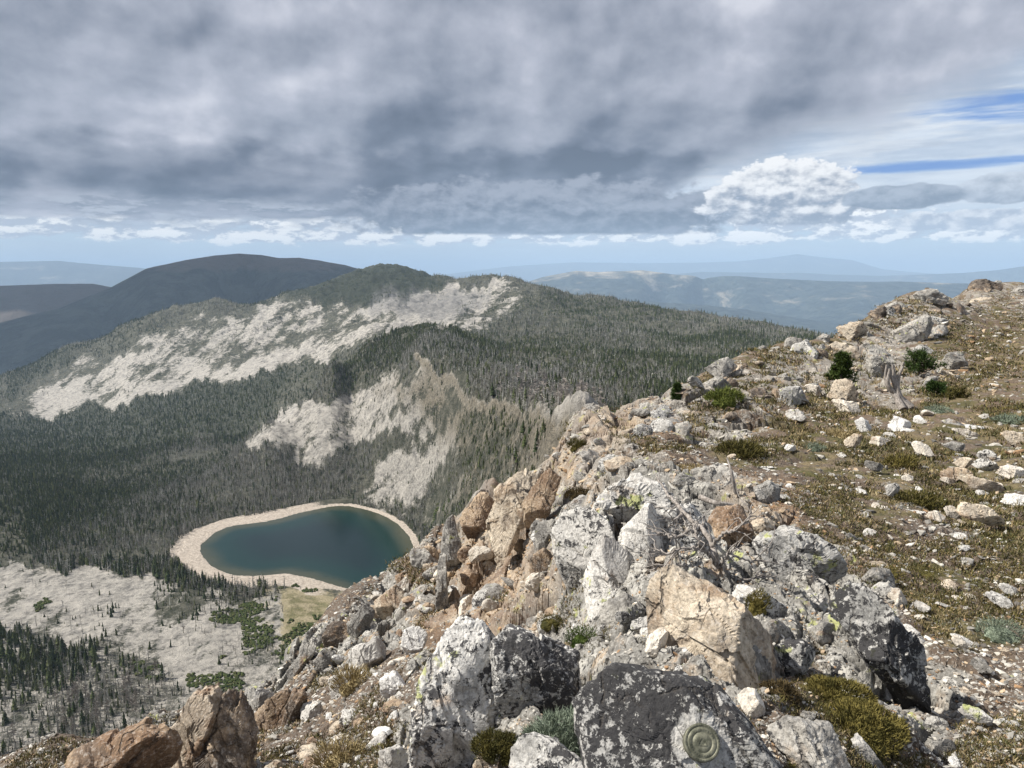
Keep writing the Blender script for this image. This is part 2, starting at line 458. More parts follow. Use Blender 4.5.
# ---- near ground: zones and broken-rock relief
CRAG = [[(425,560),(442,520),(497,488),(546,460),(568,440),(592,470),(640,480),(720,490),(770,540),(870,545),(930,660),(950,760),(880,740),(800,620),(770,700),(610,700),(590,780),(410,780),(400,700),(470,640),(430,610)],
        [(640,405),(690,372),(740,350),(810,336),(870,305),(930,285),(1000,278),(1100,284),(1100,300),(1000,306),(950,318),(925,350),(960,372),(930,392),(860,398),(800,400),(750,418),(680,430),(650,440),(620,425)],
        [(560,440),(592,415),(640,408),(660,430),(640,470),(600,470)],
        [(40,790),(60,755),(140,730),(210,690),(250,695),(300,640),(350,600),(400,575),(430,600),(380,640),(330,680),(260,745),(250,790)]]
RUST = [[(440,540),(480,500),(520,480),(545,500),(560,600),(520,660),(430,640),(400,600)], [(575,440),(640,408),(680,430),(620,470)], [(560,455),(600,450),(590,500),(550,480)], [(720,500),(770,500),(775,540),(735,540)]]
GRASS = [[(690,440),(760,420),(860,400),(960,385),(1100,380),(1100,560),(960,540),(880,520),(800,500),(740,480)], [(850,330),(950,315),(1040,300),(1100,380),(960,370)],
         [(880,540),(1000,560),(1060,640),(960,640),(900,580)],[(800,640),(860,690),(900,770),(800,770),(770,680)], [(560,430),(600,425),(640,440),(600,480)]]
def zones(x, y):
    z = base_z(x, y)
    px_, py_ = project(x, y, z)
    jx = px_ + 60 * fbm2(x * 1.6 / (0.3 + 0.12 * np.hypot(x, y)), y * 1.6 / (0.3 + 0.12 * np.hypot(x, y)), 3, 5)
    jy = py_ + 46 * fbm2(x * 1.6 / (0.3 + 0.12 * np.hypot(x, y)) + 9, y * 1.6 / (0.3 + 0.12 * np.hypot(x, y)), 3, 6)
    def zm(polys, soft):
        m = np.full(x.shape, -1e9)
        for p in polys: m = np.maximum(m, poly_in(jx, jy, p))
        return sstep(m, -soft, soft)
    hill = sstep(px_, 640, 700) * sstep(py_, 450, 410)
    return z, zm(CRAG, 22) * (1 - 0.52 * hill), np.maximum(zm(RUST, 26) * 0.85, 0.22 * hill), np.maximum(zm(GRASS, 30), 0.75 * hill)
def relief(x, y, rock, oct_hi=True):
    r = np.hypot(x, y)
    th = 0.35          # strike of the fractures
    wx = x + 0.12 * fbm2(x * 1.3, y * 1.3, 3, 31); wy = y + 0.12 * fbm2(x * 1.3 + 5, y * 1.3, 3, 32)
    a = wx * math.cos(th) + wy * math.sin(th); b = -wx * math.sin(th) + wy * math.cos(th)
    dsp = 0
    for size, amp, sd_, far in ((2.1, 0.42, 3, 200), (0.85, 0.24, 1, 60), (0.33, 0.10, 7, 25), (0.13, 0.040, 13, 9), (0.055, 0.014, 19, 5)):
        fr = sstep(r, far, far * 0.6)
        if size == 2.1: fr = fr * sstep(r, 5.0, 12.0)
        if size == 0.85: fr = fr * (0.35 + 0.65 * sstep(r, 2.0, 4.5))
        cx, cy, r1, r2_, r3, ed = cells2(a / size * 1.5, b / size * 0.62, sd_)
        crack = sstep(ed, 0.13, 0.0)
        dsp = dsp + fr * amp * ((r1 - 0.5) * 1.1 + cx * (r2_ - 0.35) * 1.3 + cy * (r3 - 0.6) * 0.9 - 0.42 * crack)
    dsp = dsp + 0.05 * fbm2(a * 4.0, b * 2.2, 5, 47, 0.62) * sstep(r, 60, 20) + 0.05 * (0.25 - np.abs(fbm2(a * 9, b * 3.5, 4, 48, 0.6))) * sstep(r, 16, 8)
    soft = 0.16 * fbm2(x * 0.7, y * 0.7, 3, 41) + 0.05 * fbm2(x * 3, y * 3, 4, 42) * sstep(r, 20, 10)
    gx, gy, g1, g2, g3, ge = cells2(x / 0.09, y / 0.07, 51)
    grav = 0.022 * g1 * sstep(ge, 0.0, 0.35) * sstep(r, 10, 5)
    return dsp * rock + (soft + grav) * (1 - 0.8 * rock)
def ground_z(x, y):
    z, rk, ru, gr = zones(x, y)
    rk2 = 0.16 + 0.84 * rk
    return z + relief(x, y, rk2) * sstep(np.hypot(x, y), 0.8, 1.6)

VG = np.linspace(math.log(1.0), math.log(4500), 2600)
def hit(px_, py_, lo=1.0, hi=4500):
    """where the sight line through a picture point first meets the smooth relief"""
    a, s = azs(px_, py_); a = float(a); s = float(s)
    sv = s_of(np.full(VG.shape, a), VG)
    ok = np.where((sv >= s) & (VG > math.log(lo)) & (VG < math.log(hi)))[0]
    if len(ok) == 0: return None
    r = math.exp(VG[ok[0]])
    return (r * math.sin(a), r * math.cos(a), s * r, r)

# ------------------------------------------------------------------ mesh / tagging helpers
def mesh_np(name, verts, faces, mat=None, smooth=False, cols=None, attrs=None):
    me = bpy.data.meshes.new(name)
    verts = np.asarray(verts, np.float32); faces = np.asarray(faces, np.int32)
    kf = faces.shape[1]
    me.vertices.add(len(verts)); me.vertices.foreach_set('co', verts.ravel())
    me.loops.add(faces.size); me.loops.foreach_set('vertex_index', faces.ravel())
    me.polygons.add(len(faces)); me.polygons.foreach_set('loop_start', np.arange(0, faces.size, kf, dtype=np.int32))
    me.polygons.foreach_set('use_smooth', np.full(len(faces), smooth))
    if cols is not None:
        at = me.color_attributes.new('tint', 'FLOAT_COLOR', 'POINT')
        at.data.foreach_set('color', np.concatenate([cols, np.ones((len(cols), 1))], 1).astype(np.float32).ravel())
    for k_, v_ in (attrs or {}).items():
        at = me.attributes.new(k_, 'FLOAT', 'POINT'); at.data.foreach_set('value', np.asarray(v_, np.float32))
    me.update(calc_edges=True)
    me.validate()
    if mat: me.materials.append(mat)
    return me
def link(name, me, parent=None, loc=None):
    o = bpy.data.objects.new(name, me); COL.objects.link(o)
    if parent: o.parent = parent
    if loc is not None: o.location = loc
    return o
def tag(o, label=None, cat=None, group=None, kind=None):
    if label: o['label'] = label
    if cat: o['category'] = cat
    if group: o['group'] = group
    if kind: o['kind'] = kind
    return o
def grid_faces(nr, nc, wrap=False):
    i = np.arange(nr - 1)[:, None]; j = np.arange(nc if wrap else nc - 1)[None]
    j2 = (j + 1) % nc
    return np.stack([(i * nc + j), (i * nc + j2), ((i + 1) * nc + j2), ((i + 1) * nc + j)], -1).reshape(-1, 4)[:, ::-1]

# ------------------------------------------------------------------ materials
def new_mat(name):
    m = bpy.data.materials.new(name); m.use_nodes = True
    t_ = NT(m.node_tree); t_.n.clear()
    bs = t_.node('ShaderNodeBsdfPrincipled'); out = t_.node('ShaderNodeOutputMaterial')
    t_.l.new(bs.outputs[0], out.inputs[0])
    bs.inputs['Roughness'].default_value = 0.9
    bs.inputs['Specular IOR Level'].default_value = 0.25
    return m, t_, bs
def bump(t_, bs, h, dist, strength=1.0):
    b = t_.node('ShaderNodeBump'); b.inputs['Strength'].default_value = strength; b.inputs['Distance'].default_value = dist
    t_.put(b.inputs['Height'], h); t_.l.new(b.outputs[0], bs.inputs['Normal'])
def rock_nodes(t_, vec, sc=1.0, base=(0.30, 0.285, 0.255), pale=(0.52, 0.49, 0.44), black=0.4, green=0.25, rust=0.3, palef=0.5, bare=None):
    """procedural gneiss with lichen: returns colour socket and height"""
    n1 = t_.noise(vec, 2.3 * sc, 6, 0.6)
    n2 = t_.noise(vec, 9.0 * sc, 6, 0.62, 0.3)
    n3 = t_.noise(t_.vmath('ADD', vec, (7.3, 2.1, 5.7)), 3.1 * sc, 7, 0.66, 0.5)
    n5 = t_.noise(t_.vmath('ADD', vec, (17.3, 9.1, 1.7)), 5.0 * sc, 6, 0.6, 0.2)
    n4 = t_.noise(vec, 55.0 * sc, 5, 0.7)
    col = t_.mix(t_.step(n1 + (n2 - 0.5) * 0.5, 0.62 - palef * 0.35, 0.80 - palef * 0.35), base, pale)
    rf = t_.step(n3 + (n2 - 0.5) * 0.4, 0.66 - rust * 0.32, 0.80 - rust * 0.32)
    rustc = t_.mix(t_.step(n1, 0.35, 0.65), (0.21, 0.125, 0.07), (0.47, 0.355, 0.235))
    col = t_.mix(rf * 0.85, col, rustc)
    # small dark and light grains
    col = t_.mix(t_.step(n4, 0.47, 0.62) * 0.45, col, (0.09, 0.085, 0.08))
    col = t_.mix(t_.step(n4, 0.50, 0.36) * 0.30, col, (0.66, 0.64, 0.60))
    # lime lichen, then black lichen
    gl = t_.step(n5 + (n2 - 0.5) * 0.7, 0.80 - green * 0.30, 0.86 - green * 0.30)
    col = t_.mix(gl * 0.8, col, (0.36, 0.38, 0.13))
    nb = t_.noise(t_.vmath('ADD', vec, (3.3, 12.1, 8.7)), 20.0 * sc, 6, 0.78, 0.25)
    bl = t_.step(nb + (n1 - 0.5) * 0.65, 0.74 - black * 0.28, 0.77 - black * 0.28)
    if bare is not None: bl = bl * (1.0 - t_.step(t_.attr(bare) + (nb - 0.5) * 1.5, 0.42, 0.55))
    col = t_.mix(bl * 0.93, col, (0.028, 0.027, 0.030))
    # weathering cracks
    vd = t_.voro(t_.vmath('ADD', t_.vmath('MULTIPLY', vec, (1.0, 0.75, 0.45)), t_.vmath('SCALE', t_.noise(vec, 6.0 * sc, 4, 0.7, color=True), scale=0.10 / sc)), 3.4 * sc, 'DISTANCE_TO_EDGE')
    ck = t_.step(vd, 0.028, 0.0) * t_.step(n3, 0.47, 0.56)
    col = t_.mix(ck * 0.55, col, (0.10, 0.085, 0.07))
    h = n2 * 0.5 + n4 * 0.22 + n1 * 0.8 - ck * 0.35 - bl * 0.05
    return col, h

def rock_material(name, sc=1.0, bd=1.0, **kw):
    m, t_, bs = new_mat(name)
    tc_ = t_.node('ShaderNodeTexCoord'); oi = t_.node('ShaderNodeObjectInfo')
    rnd = X(t_, oi.outputs['Random'])
    vec = t_.vmath('ADD', tc_.outputs['Object'], t_.comb(rnd * 37.0, rnd * 91.0, rnd * 13.0))
    col, h = rock_nodes(t_, vec, sc, **kw)
    hs = t_.node('ShaderNodeHueSaturation'); hs.inputs['Saturation'].default_value = 1.0
    t_.put(hs.inputs['Value'], 0.78 + rnd * 0.42); t_.put(hs.inputs['Color'], col)
    t_.l.new(hs.outputs[0], bs.inputs['Base Color'])
    bump(t_, bs, h, 0.035 / sc * bd, 1.0)
    return m

# ---------------- ground material (ground beside the photographer)
m_ground, t_, bs = new_mat('stony_ground')
tc_ = t_.node('ShaderNodeTexCoord'); P3 = tc_.outputs['Object']
rk, ru, gr = t_.attr('rock'), t_.attr('rust'), t_.attr('grass')
rc, rh = rock_nodes(t_, P3, 1.0, base=(0.21, 0.20, 0.18), pale=(0.46, 0.44, 0.395), black=0.55, green=0.56, rust=0.34, palef=0.46)
rc2, rh2 = rock_nodes(t_, t_.vmath('ADD', P3, (31., 5., 2.)), 1.3, base=(0.18, 0.14, 0.105), pale=(0.42, 0.36, 0.28), black=0.32, green=0.1, rust=0.95, palef=0.5)
rockc = t_.mix(ru, rc, rc2)
# soil with gravel
vc = t_.node('ShaderNodeTexVoronoi', feature='F1'); t_.put(vc.inputs['Vector'], t_.vmath('ADD', P3, t_.noise(P3, 9.0, 3, 0.5, color=True))); vc.inputs['Scale'].default_value = 17.0
vdist = X(t_, vc.outputs['Distance'])
vr, vg, vb = t_.sep(vc.outputs['Color'])
ng = t_.noise(P3, 4.0, 5, 0.6)
soil = t_.mix(t_.noise(P3, 30, 5, 0.7), (0.052, 0.038, 0.028), (0.17, 0.13, 0.098))
soil = t_.mix(ru * 0.6, soil, (0.27, 0.165, 0.09))
gravc = t_.mix(vr, (0.16, 0.145, 0.13), t_.mix(vg, (0.46, 0.43, 0.39), (0.42, 0.30, 0.19)))
gravm = t_.step(vdist, 0.46, 0.34) * t_.step(vb + (ng - 0.5) * 1.2 - gr * 0.15, 0.30, 0.38)
soil = t_.mix(gravm * 0.9, soil, gravc)
# turf
n7 = t_.noise(P3, 1.7, 6, 0.66, 0.4); n8 = t_.noise(P3, 40.0, 4, 0.7)
turf = t_.mix(t_.step(n8, 0.3, 0.7), t_.mix(t_.step(n7, 0.40, 0.62), (0.048, 0.045, 0.017), (0.13, 0.10, 0.05)), t_.mix(t_.step(n7, 0.4, 0.6), (0.095, 0.092, 0.030), (0.24, 0.19, 0.11)))
tm = t_.step(t_.noise(t_.vmath('ADD', P3, (4., 4., 1.)), 2.2, 6, 0.62, 0.3) + gr * 0.15 - 0.145, 0.43, 0.52)
soil = t_.mix(tm * 0.85, soil, turf)
rmask = t_.step(rk * 0.62 + (t_.noise(P3, 3.0, 6, 0.66) - 0.5) * 1.5, 0.13, 0.26)
t_.put(bs.inputs['Base Color'], t_.mix(rmask, soil, rockc))
hgt = rh * rmask + (1.0 - rmask) * ((0.5 - vdist) * 0.5 * gravm + n8 * 0.35 + ng * 0.5)
bump(t_, bs, hgt, 0.035, 0.9)

# ---------------- wider relief material
m_terr, t_, bs = new_mat('mountain_slopes')
tc_ = t_.node('ShaderNodeTexCoord'); P3 = tc_.outputs['Object']
ta, me_, oc, sh = t_.attr('talus'), t_.attr('meadow'), t_.attr('ochre'), t_.attr('beach')
Ps = t_.vmath('MULTIPLY', P3, (1.0, 1.0, 1.0))
vb_ = t_.voro(P3, 0.22, 'F1')
q1 = t_.noise(Ps, 0.012, 8, 0.62, 0.3); q2 = t_.noise(Ps, 0.09, 7, 0.66, 0.2); q3 = t_.noise(Ps, 0.5, 5, 0.7)
q4 = t_.noise(P3, 2.2, 4, 0.7)
floor_ = t_.mix(t_.step(q2 * 0.6 + q3 * 0.4, 0.38, 0.62), (0.036, 0.040, 0.025), (0.130, 0.125, 0.095))
floor_ = t_.mix(t_.attr('wood') * 0.8, floor_, (0.022, 0.030, 0.018))  # darker floor: dense wood, with cloud shade also put into the colour
tal = t_.mix(t_.step(q2 * 0.40 + q3 * 0.25 + q4 * 0.20 + vb_ * 0.12, 0.34, 0.58), (0.14, 0.134, 0.124), (0.50, 0.465, 0.41))
tal = t_.mix(oc * 0.85, tal, t_.mix(t_.step(q3 * 0.6 + q4 * 0.4, 0.36, 0.64), (0.065, 0.060, 0.040), (0.27, 0.23, 0.165)))
mead = t_.mix(t_.step(q2, 0.4, 0.6), (0.20, 0.185, 0.09), (0.40, 0.34, 0.22))
beach = t_.mix(t_.step(q3, 0.35, 0.65), (0.44, 0.37, 0.30), (0.68, 0.60, 0.51))
c_ = t_.mix(t_.step(ta + (q2 - 0.5) * 1.3 + (q3 - 0.5) * 0.9, 0.22, 0.68), floor_, tal)
c_ = t_.mix(t_.attr('scree') * 0.6, c_, t_.mix(q2, (0.10, 0.10, 0.10), (0.22, 0.215, 0.21)))
c_ = t_.mix(t_.step(me_ * 0.9 + (q2 - 0.5) * 1.6 + (q3 - 0.5) * 0.8, 0.25, 0.75), c_, mead)
c_ = t_.mix(t_.step(sh + (q3 - 0.5) * 0.4, 0.4, 0.6), c_, beach)
t_.put(bs.inputs['Base Color'], c_)
bump(t_, bs, q2 * 3.0 + q3 * 2.2 + q4 * 1.1 - vb_ * 0.3, 1.0, 1.0)

# ---------------- far country material
m_far, t_, bs = new_mat('far_country')
tc_ = t_.node('ShaderNodeTexCoord'); P3 = tc_.outputs['Object']
q1 = t_.noise(t_.vmath('MULTIPLY', P3, (1, 1, 3.0)), 0.0011, 9, 0.62, 0.4)
q2 = t_.noise(P3, 0.006, 8, 0.66)
op, br = t_.attr('open'), t_.attr('brown')
c_ = t_.mix(t_.step(q2, 0.42, 0.6), (0.016, 0.024, 0.022), (0.048, 0.060, 0.050))
c_ = t_.mix(t_.step(br + (q2 - 0.5) * 1.0 + (q1 - 0.5) * 0.6, 0.35, 0.75), c_, t_.mix(q2, (0.055, 0.044, 0.037), (0.12, 0.095, 0.078)))
c_ = t_.mix(t_.step(op + (q1 - 0.5) * 2.0, 0.45, 1.0), c_, t_.mix(q2, (0.30, 0.25, 0.17), (0.62, 0.54, 0.42)))  # pale open ground, and sunlit patches put into the colour
t_.put(bs.inputs['Base Color'], c_)
bump(t_, bs, q2 * 60.0 + t_.noise(P3, 0.0016, 6, 0.6) * 160.0, 1.0, 1.0)

def simple_mat(name, cols, scale, rough=0.9, tint=False):
    m, t_, bs = new_mat(name)
    tc_ = t_.node('ShaderNodeTexCoord')
    oi = t_.node('ShaderNodeObjectInfo'); rnd = X(t_, oi.outputs['Random'])
    n_1 = t_.noise(t_.vmath('ADD', tc_.outputs['Object'], t_.comb(rnd * 31, rnd * 17, rnd * 7)), scale, 5, 0.65)
    c_ = t_.mix(t_.step(n_1, 0.34, 0.66), cols[0], cols[1])
    if tint:
        c_ = t_.mix(0.55 + 0.0 * n_1, c_, t_.attr('tint', False), 'MIX')
        c_ = t_.mix(1.0, t_.attr('tint', False), t_.mix(t_.step(n_1, 0.3, 0.7), (0.7, 0.7, 0.7), (1.25, 1.25, 1.2)), 'MULTIPLY')
    t_.put(bs.inputs['Base Color'], c_)
    bs.inputs['Roughness'].default_value = rough
    return m, t_, bs

# ------------------------------------------------------------------ ground (1 m .. 75 m)
def az_grid(step_px, wide):
    half = math.radians(41)
    inner = np.arange(-half, half, step_px / F)
    outer = np.linspace(half, math.pi, wide)[1:]
    return np.concatenate([-outer[::-1][:-1] if False else -outer[::-1], inner, outer[:-1]])
AZ = az_grid(1.25, 70)
v1 = np.linspace(math.log(0.45), math.log(1.3), 24)[:-1]
v2 = np.linspace(math.log(1.3), math.log(12), 720)[:-1]
v3 = np.linspace(math.log(12), math.log(75), 300)
VR = np.concatenate([v1, v2, v3])
aa, vv = np.meshgrid(AZ, VR); aa = aa.ravel(); vv = vv.ravel()
x = np.exp(vv) * np.sin(aa); y = np.exp(vv) * np.cos(aa)
z, rkm, rum, grm = zones(x, y)
rk2 = 0.16 + 0.84 * rkm
rr = np.hypot(x, y)
rel = relief(x, y, rk2) * sstep(rr, 0.8, 1.6)
z = z + rel - 1.5 * sstep(rr, 66, 75)
cap = len(x)
verts = np.concatenate([np.stack([x, y, z], 1), [[0, 0, float(z[:len(AZ)].mean())]]])
fc = grid_faces(len(VR), len(AZ), True)
me = mesh_np('ground', verts, fc, m_ground, False, attrs={'rock': np.append(rkm, 0), 'rust': np.append(rum, 0), 'grass': np.append(grm, 0)})
tag(link('ground', me), kind='structure')

# ------------------------------------------------------------------ slopes, basin and valley (60 m .. 4.2 km)
shw = np.array([at_z(p[0], p[1], LAKE_Z) for p in SHORE])
# rounded shoreline
def smooth_closed(P, n=240):
    m_ = len(P); t0 = np.arange(m_ + 1); Q = np.concatenate([P, P[:1]])
    out = []
    for i in range(m_):
        p0, p1, p2, p3 = P[i - 1], P[i], P[(i + 1) % m_], P[(i + 2) % m_]
        for t in np.linspace(0, 1, n // m_, endpoint=False):
            out.append(0.5 * ((2 * p1) + (-p0 + p2) * t + (2 * p0 - 5 * p1 + 4 * p2 - p3) * t * t + (-p0 + 3 * p1 - 3 * p2 + p3) * t ** 3))
    return np.array(out)
shore_w = smooth_closed(shw)
nn = np.arange(len(shore_w)); shore_w = shore_w + 1.6 * np.stack([fbm2(shore_w[:, 0] * 0.09, shore_w[:, 1] * 0.09, 4, 3), fbm2(shore_w[:, 0] * 0.09, shore_w[:, 1] * 0.09, 4, 8)], 1)
CREST = np.array([(594,430),(579,424),(560,424),(532,417),(499,407),(473,395),(443,377),(426,364),(412,360)], float)
def crest_d(px_, py_):
    d = np.full(px_.shape, 1e9)
    for (x1, y1), (x2, y2) in zip(CREST[:-1], CREST[1:]):
        t_ = np.clip(((px_ - x1) * (x2 - x1) + (py_ - y1) * (y2 - y1)) / ((x2 - x1) ** 2 + (y2 - y1) ** 2), 0, 1)
        d = np.minimum(d, np.hypot(px_ - x1 - t_ * (x2 - x1), py_ - y1 - t_ * (y2 - y1)))
    return d
def lake_sd(x, y): return poly_in(x, y, shore_w)       # metres, positive inside
MP = {
 'talus': [[(0,404),(30,395),(70,366),(120,352),(150,332),(200,318),(290,299),(330,303),(365,312),(440,284),(510,282),(548,296),(500,322),(450,330),(400,338),(350,347),(322,362),(262,371),(180,390),(60,415),(0,412)],
           [(240,442),(262,425),(310,402),(345,398),(372,385),(400,372),(428,366),(440,380),(470,398),(500,408),(532,418),(582,424),(560,500),(440,530),(415,530),(370,500),(400,440),(370,440),(330,452),(308,470),(300,452),(262,446)],
           [(-80,562),(60,566),(150,577),(200,590),(245,598),(268,590),(300,600),(340,600),(380,590),(380,640),(300,660),(262,700),(180,692),(150,655),(60,644),(-80,606)],
           [(-80,672),(60,690),(40,768),(-80,790)], [(200,690),(300,660),(290,740),(180,760),(60,768),(100,720)]],
 'meadow': [[(268,585),(330,592),(372,600),(360,640),(310,638),(290,656),(272,640),(276,612)]],
 'ochre': [[(392,392),(428,366),(470,392),(532,412),(582,420),(570,520),(440,530),(425,530),(470,470),(440,430),(415,412)]],
 'bare': [[(243,441),(272,420),(305,406),(345,400),(350,410),(325,428),(318,440),(300,448),(270,442)], [(296,462),(318,440),(345,432),(330,450),(306,468)],
          [(425,371),(434,376),(398,404),(362,438),(335,450),(330,444),(372,414)], [(438,388),(444,394),(408,425),(372,446),(366,440)], [(392,385),(402,388),(362,412),(345,420),(342,412)], [(430,418),(436,422),(420,440),(414,436)],
          [(385,462),(408,452),(418,462),(400,482),(384,480)], [(384,500),(402,482),(455,420),(462,424),(415,500)],
          [(380,283),(440,284),(505,283),(470,300),(450,325),(400,320),(365,315)], [(30,412),(60,385),(100,398),(180,376),(250,360),(330,345),(330,356),(180,388),(60,412)],
          [(-80,562),(60,566),(150,577),(150,600),(170,640),(150,648),(60,640),(-80,604)], [(150,640),(180,620),(240,612),(250,630),(230,665),(180,690)], [(270,588),(360,595),(350,620),(280,640)]],
 'scree': [[(388,292),(440,290),(500,287),(485,302),(455,318),(400,316),(372,314)]],
 'shrub': [[(240,600),(262,596),(280,620),(275,640),(248,650)], [(280,622),(340,618),(338,632),(300,648),(280,640)], [(185,672),(240,668),(250,690),(190,700)], [(345,600),(372,598),(372,610),(345,610)], [(425,500),(445,500),(430,530),(420,525)]],
 'sparse': [[(40,400),(120,352),(200,318),(290,299),(365,312),(440,284),(510,282),(548,296),(500,322),(450,330),(400,338),(322,362),(180,390),(60,415)],
            [(240,442),(310,402),(360,372),(428,366),(500,408),(582,424),(560,500),(440,530),(370,500),(400,440),(330,452)],
            [(-80,562),(150,577),(245,598),(380,590),(380,640),(262,700),(60,644),(-80,606)]],
 'darkhill': [[(330,268),(400,262),(450,278),(440,284),(372,308),(330,303),(282,296)]],
 'dark': [[(-80,412),(60,415),(180,390),(260,371),(300,372),(240,440),(180,440),(100,470),(0,520),(-80,540)], [(0,370),(66,345),(60,366),(0,400)]],
}
def mproj(x, y, z):
    px_, py_ = project(x, y, z)
    r = np.hypot(x, y)
    q_ = r * 0.02
    jx = px_ + 20 * fbm2(x / q_, y / q_, 6, 71, 0.62); jy = py_ + 13 * fbm2(x / q_ + 5, y / q_, 6, 72, 0.62)
    return jx, jy
def mz(name, jx, jy, soft=5):
    m = np.full(jx.shape, -1e9)
    for p in MP[name]: m = np.maximum(m, poly_in(jx, jy, p))
    return sstep(m, -soft, soft)
def terr_z(x, y):
    r = np.hypot(x, y)
    z = base_z(x, y)
    # gullies, benches, hummocks
    amp = sstep(r, 90, 260)
    n = fbm2(x * 0.012, y * 0.012, 6, 81, 0.55)
    rid = 0.5 - np.abs(fbm2(x * 0.02 + 3, y * 0.02, 5, 85, 0.55))
    amp = amp * (0.22 + 0.78 * sstep(z, LAKE_Z + 6, LAKE_Z + 45))
    z = z + amp * (r / 1000.0) ** 0.7 * (11 * n + 7 * (rid - 0.4))
    z = z + amp * 2.2 * fbm2(x * 0.09, y * 0.09, 4, 91, 0.6)
    nr = sstep(r, 900, 350) * sstep(r, 70, 130)
    qx, qy = project(x, y, z)
    cd = crest_d(qx, qy) * r / F
    z = z + np.where((r < 950) & (r > 120), 1, 0) * sstep(cd, 9, 1) * (2.0 + 5.0 * np.clip(fbm2(x * 0.05, y * 0.05, 4, 57) + .25, 0, 1))
    nr = nr * sstep(z, LAKE_Z + 8, LAKE_Z + 30)
    for cs_, ca_, sd_ in ((19.0, 5.0, 61), (7.0, 2.0, 67)):
        c1_, c2_, k1, k2, k3, ke = cells2(x / cs_ + 0.4 * fbm2(x / 30, y / 30, 2, 6), y / cs_, sd_)
        z = z + nr * ca_ * ((k1 - 0.5) + 0.9 * c1_ * (k2 - 0.5) + 0.9 * c2_ * (k3 - 0.5))
    z = z + nr * (2.6 * (0.3 - np.abs(fbm2(x * 0.11 + 7, y * 0.11, 5, 95, 0.6))) + 0.9 * fbm2(x * 0.5, y * 0.5, 4, 97, 0.6))
    sdl = lake_sd(x, y) if len(x) else x
    # basin close to the lake
    near = sstep(sdl, -70, -8)
    zl = np.where(sdl > 0, LAKE_Z - np.minimum(sdl * 0.3, 15), LAKE_Z + 0.15 + (-sdl) * 0.07)
    return z * (1 - near) + np.where(sdl > -8, zl, np.maximum(zl, z * 0 + zl)) * near, sdl
AZ2 = az_grid(1.5, 50)
VR2 = np.concatenate([np.linspace(math.log(60), math.log(300), 70)[:-1], np.linspace(math.log(300), math.log(4300), 640)])
aa, vv = np.meshgrid(AZ2, VR2); aa = aa.ravel(); vv = vv.ravel()
x = np.exp(vv) * np.sin(aa); y = np.exp(vv) * np.cos(aa)
z, sdl = terr_z(x, y)
rr = np.hypot(x, y)
z = z - 2.0 * sstep(rr, 72, 60) - 120 * sstep(rr, 3900, 4300)
jx, jy = mproj(x, y, z)
front = y > 0
A_ = {n_: mz(n_, jx, jy, 16 if n_ in ('meadow', 'ochre') else 6) * front for n_ in ('talus', 'meadow', 'ochre', 'bare', 'darkhill', 'dark')}
# streaks running down the fall line: talus breaks up into chutes
ppx, ppy = project(x, y, z)
str_ = fbm2((ppx * 0.66 + ppy * 0.75) / 5.0 + 1.3 * fbm2(ppx / 30, ppy / 30, 3, 5), (-ppx * 0.75 + ppy * 0.66) / 26, 6, 93, 0.62)
tal = np.clip(A_['talus'] * (0.46 + 0.75 * str_ + 0.7 * fbm2(x * 0.012, y * 0.012, 5, 99, 0.6)) + A_['bare'] * 0.55 - A_['darkhill'], 0, 1)
tal = tal * np.where(rr > 1450, 0.86, 1.0) * (1 - 0.72 * sstep(jx, 365, 415) * (rr < 1000) * (1 - A_['bare']))
crm = sstep(crest_d(jx, jy), 7, 3) * (rr < 950) * (rr > 120)
A_['ochre'] = np.maximum(A_['ochre'], crm); tal = np.maximum(tal, crm * 0.9)
tal = np.where((rr < 950) & (A_['ochre'] > .3), np.maximum(tal, 0.30 + 0.5 * str_), tal)
tal = np.where(front, tal, 0.4)
tal = np.maximum(tal, 0.42 * sstep(jy, 600, 625) * front)
hid = sstep(rr, 330, 200)
tal = np.maximum(tal, hid * 0.7)
wv = 10 * fbm2(x * 0.03, y * 0.03, 4, 4)
beachm = sstep(sdl, -15 + wv, -8 + wv * 0.8) * sstep(sdl, 60, 40)
lft = sstep(np.arctan2(x, y), -0.2, -0.33)
beachm = beachm * np.where(sdl > -6, 1, 0.25 + 0.75 * lft) + 0 * lft
beachm = np.maximum(beachm, (sstep(sdl, -30 + wv, -20 + wv) * lft))
me = mesh_np('hillside', np.stack([x, y, z], 1), grid_faces(len(VR2), len(AZ2), True), m_terr, True,
             attrs={'talus': tal, 'meadow': A_['meadow'], 'ochre': A_['ochre'], 'beach': beachm, 'scree': mz('scree', jx, jy, 6) * front, 'wood': np.maximum(A_['darkhill'], A_['dark'] * 0.6)})
tag(link('hillside', me), kind='structure')

# ------------------------------------------------------------------ lake
m_lake, t_, bs = new_mat('lake_water')
tc_ = t_.node('ShaderNodeTexCoord')
dp = t_.attr('depth')
nl = t_.noise(tc_.outputs['Object'], 0.02, 4, 0.5)
c_ = t_.mix(t_.step(dp + (nl - 0.5) * 0.5, 0.0, 0.35), (0.045, 0.050, 0.030), (0.002, 0.022, 0.019))
c_ = t_.mix(t_.step(dp + (nl - 0.5) * 0.4, 0.35, 0.95), c_, (0.001, 0.012, 0.013))
t_.put(bs.inputs['Base Color'], c_)
bs.inputs['Roughness'].default_value = 0.12
bs.inputs['IOR'].default_value = 1.33
bs.inputs['Specular IOR Level'].default_value = 0.26
bump(t_, bs, t_.noise(t_.vmath('MULTIPLY', tc_.outputs['Object'], (1, 2.2, 1)), 0.6, 4, 0.6), 0.06, 0.6)
cx0, cy0 = shore_w.mean(0)
ks = np.linspace(0, 1, 40)
ring = np.array([cx0, cy0]) + (shore_w - [cx0, cy0])[None] * (1.03 * ks[:, None, None])
